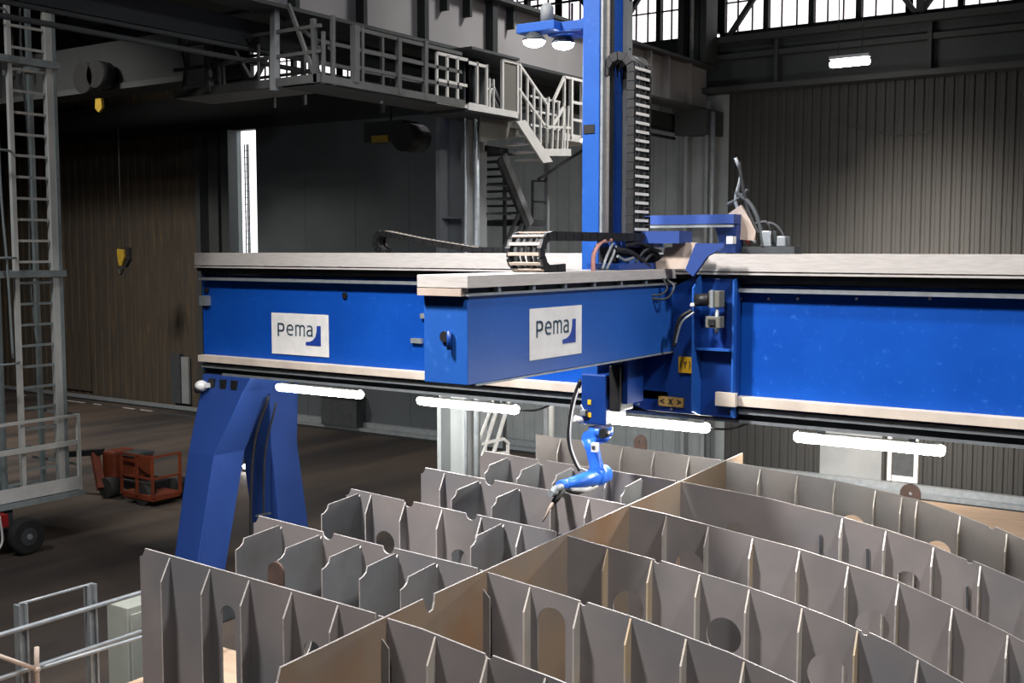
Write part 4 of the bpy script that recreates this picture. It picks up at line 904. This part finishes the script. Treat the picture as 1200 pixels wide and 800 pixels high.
w = MB().tube([c + V(-.12, 0, 0), c + V(-.09, 0, 0), c + V(.09, 0, 0), c + V(.12, 0, 0)], [.28, .32, .32, .28], 28).build('wheel', M['rubber'], t)
MB().tube([c + V(.1, 0, 0), c + V(.125, 0, 0)], [.17, .15], 20).build('rim', M['dgrey'], w)
MB().tube([c + V(.12, 0, 0), c + V(.15, 0, 0)], .05, 12).build('hub', M['galv'], w)
tube('axle', M['dgrey'], t, [c + V(-.1, 0, 0), c + V(-1.5, 0, 0)], .05); box('axle_bracket', M['dgrey'], t, TX - .1, TX + .1, 11.1, 11.3, .38, .74)
MB().tube([c + V(-1.55, 0, 0), c + V(-1.35, 0, 0)], .32, 24).build('wheel', M['rubber'], t)
tube('step_bar', M['tower'], t, bez([(TX + .6, 10.75, .75), (TX + .6, 10.78, .3), (TX + .6, 10.6, .12), (TX + .6, 10.4, .1)]), .02)

# orange lift
t = thing('boom_lift', 'low orange boom lift parked on the dark floor beside the scaffold tower', 'lift', (-20.0, 15, 0))
box('counterweight', M['orange'], t, -20.85, -20.45, 14.9, 15.5, .30, .98, .06); box('chassis', M['black'], t, -20.6, -19.4, 14.95, 15.6, .2, .42, .03)
box('engine_cover', M['orange'], t, -20.3, -19.85, 15.0, 15.5, .45, .92, .04); box('control_panel', M['dgrey'], t, -20.32, -19.83, 14.96, 15.5, .92, .98)
box('basket_floor', M['orange'], t, -19.9, -18.9, 14.7, 15.4, .12, .25, .02)
for (x, y) in ((-19.9, 14.7), (-18.9, 14.7), (-18.9, 15.4), (-19.4, 14.7)): MB().bar((x, y, .2), (x, y, 1.05), .05).build('basket_post', M['orange'], t)
for z in (.6, 1.05): MB().bar((-19.9, 14.7, z), (-18.9, 14.7, z), .04).bar((-18.9, 14.7, z), (-18.9, 15.4, z), .04).build('basket_rail', M['orange'], t)
MB().bar((-20.8, 14.9, .95), (-22.0, 14.6, .8), .14, .12).build('boom', M['black'], t); MB().bar((-21.0, 14.85, .9), (-20.6, 14.7, .2), .16, .16).build('boom_knuckle', M['orange'], t)
for x in (-20.5, -19.3): MB().tube([(x, 14.72, .22), (x, 14.95, .22)], .22, 20).build('wheel', M['rubber'], t); MB().tube([(x, 15.55, .22), (x, 15.8, .22)], .22, 20).build('wheel', M['rubber'], t)

# railing and cabinet, bottom left
t = thing('guard_railing', 'galvanised guard railing in the bottom left corner beside the hull block', 'railing', (-9.0, 6, 1.1))
RX = -9.0
for y in (5.57, 6.27): 
    b = MB(); b.box(RX - .04, RX + .04, y - .045, y - .025, 1.1, 2.2).box(RX - .04, RX + .04, y + .025, y + .045, 1.1, 2.2).box(RX - .005, RX + .005, y - .025, y + .025, 1.1, 2.2).build('post', M['galv'], t)
tube('rail', M['galv'], t, [(RX, 5.55, 2.2), (RX, 6.28, 2.2)], .014)
tube('rail', M['galv'], t, [(RX + .06, 4.0, 2.0), (RX + .06, 7.6, 2.0)], .022); tube('rail', M['galv'], t, [(RX + .06, 4.0, 1.62), (RX + .06, 7.6, 1.62)], .022)
t2 = thing('water_pipe', 'beige jointed pipe run in front of the bottom left railing', 'pipe', (-8.8, 5.9, 1.1))
p_ = onX(45, 787, RX + .12); j = onX(43, 784, RX + .14); a = onX(-10, 765, RX + .14); e_ = onX(160, 748, RX + .14); u_ = onX(43, 758, RX + .14)
tube('pipe', M['sheet'], t2, [a, j], .02); tube('pipe', M['galv'], t2, [j, e_, e_ + (e_ - j) * .4], .018); tube('riser', M['sheet'], t2, [(j.x, j.y, 1.1), j, u_], .022)
MB().sphere(j, .035).build('coupling', M['sheet'], t2)
t = thing('work_platform', 'low beige work platform in the bottom left corner below the railing', 'platform', (-8.5, 6, 0))
box('deck', M['tan'], t, -9.08, -7.75, 3.6, 7.9, 1.04, 1.1)
for (x, y) in ((-9.0, 3.8), (-9.0, 7.8), (-7.85, 3.8), (-7.85, 7.8)): MB().bar((x, y, 0), (x, y, 1.04), .08).build('post', M['galv'], t)
t = thing('electric_cabinet', 'pale green electric cabinet behind the bottom left railing', 'cabinet', (-10.1, 7.3, 0))
box('body', M['cabinet'], t, -10.3, -9.95, 7.37, 8.0, .1, 1.5, .01); box('door', M['cabinet'], t, -9.95, -9.93, 7.41, 7.96, .2, 1.42); box('vent', M['dgrey'], t, -9.93, -9.925, 7.75, 7.78, .85, 1.1)
box('plinth', M['dgrey'], t, -10.28, -9.97, 7.39, 7.98, 0, .1); box('handle', M['black'], t, -9.93, -9.91, 7.52, 7.55, 1.15, 1.25)
# small bright lamp seen behind leg on the floor
t = thing('floor_lamp_unit', 'tiny lit work lamp on the dark floor seen between the gantry legs', 'lamp', onz(290, 552, 0))
p_ = onz(290, 552, 0); MB().sphere(p_ + V(0, 0, .12), .1, (1.3, 1, .6)).build('lens', M['walllamp'], t); box('base', M['dgrey'], t, p_.x - .1, p_.x + .1, p_.y - .08, p_.y + .08, 0, .07)

# ================================================================= LIGHT
def area(name, loc, target, size, energy, color=(1, 1, 1), sy=None, spread=180):
    L = bpy.data.lights.new(name, 'AREA'); L.shape = 'RECTANGLE'; L.size = size; L.size_y = sy or size; L.energy = energy; L.color = color; L.spread = math.radians(spread)
    o = bpy.data.objects.new(name, L); COL.objects.link(o); o.location = loc; o.rotation_euler = (Vector(target) - Vector(loc)).to_track_quat('-Z', 'Y').to_euler()
area('unseen_hall_light', (-8.6, 3.0, 12.8), (-6.2, 9.2, 2.8), 1.0, 680, (1, .96, .95), spread=80)
area('unseen_hall_light', (-3.0, 2.0, 12.8), (-5.0, 9, 3), 1.2, 230, (1, .96, .95), spread=100)
area('unseen_hall_light', (3.0, 7.0, 12.8), (-3.5, 9.5, 3), 1.0, 380, (1, .97, .96), spread=100)
area('unseen_hall_light', (-7.2, 17.5, 12.8), (-8.2, 16.5, 3), 1.2, 520, (1, .97, .95), spread=120)
area('unseen_hall_light', (-16.0, 4.0, 12.8), (-18, 9, 3), 1.4, 520, (.95, .97, 1))
area('unseen_hall_light', (-3.5, 15, 12.9), (-6.5, 24.7, 3.5), 1.5, 280, (1, .88, .78), spread=30)  # added warm narrow light that makes the glow on the corrugated wall
area('unseen_hall_light', (-27, 13, 12.9), (-29, 20, 0), 2, 1100, (1, .93, .86), spread=100)
for x_ in (-16.5, -11, -8, -5, -2):  # unseen lights added behind the beam to brighten the lower far wall
    area('unseen_rear_light', (x_, 12.3, 3.42), (x_ - .5, 19, .3), 1.3, 120, (1, .97, .92), sy=.1, spread=120)
w = bpy.data.worlds.new('world'); sc.world = w; w.use_nodes = True; nt = w.node_tree
bg = nt.nodes['Background']; bg.inputs['Color'].default_value = (.95, .97, 1, 1); bg.inputs['Strength'].default_value = 2.2

sc.view_settings.view_transform = 'Standard'; sc.view_settings.look = 'None'; sc.view_settings.gamma = 1; sc.view_settings.use_curve_mapping = False
sc.view_settings.exposure = 0
sc.cycles.max_bounces = 6; sc.cycles.diffuse_bounces = 3; sc.cycles.transparent_max_bounces = 8; sc.cycles.sample_clamp_indirect = 4; sc.cycles.use_denoising = True
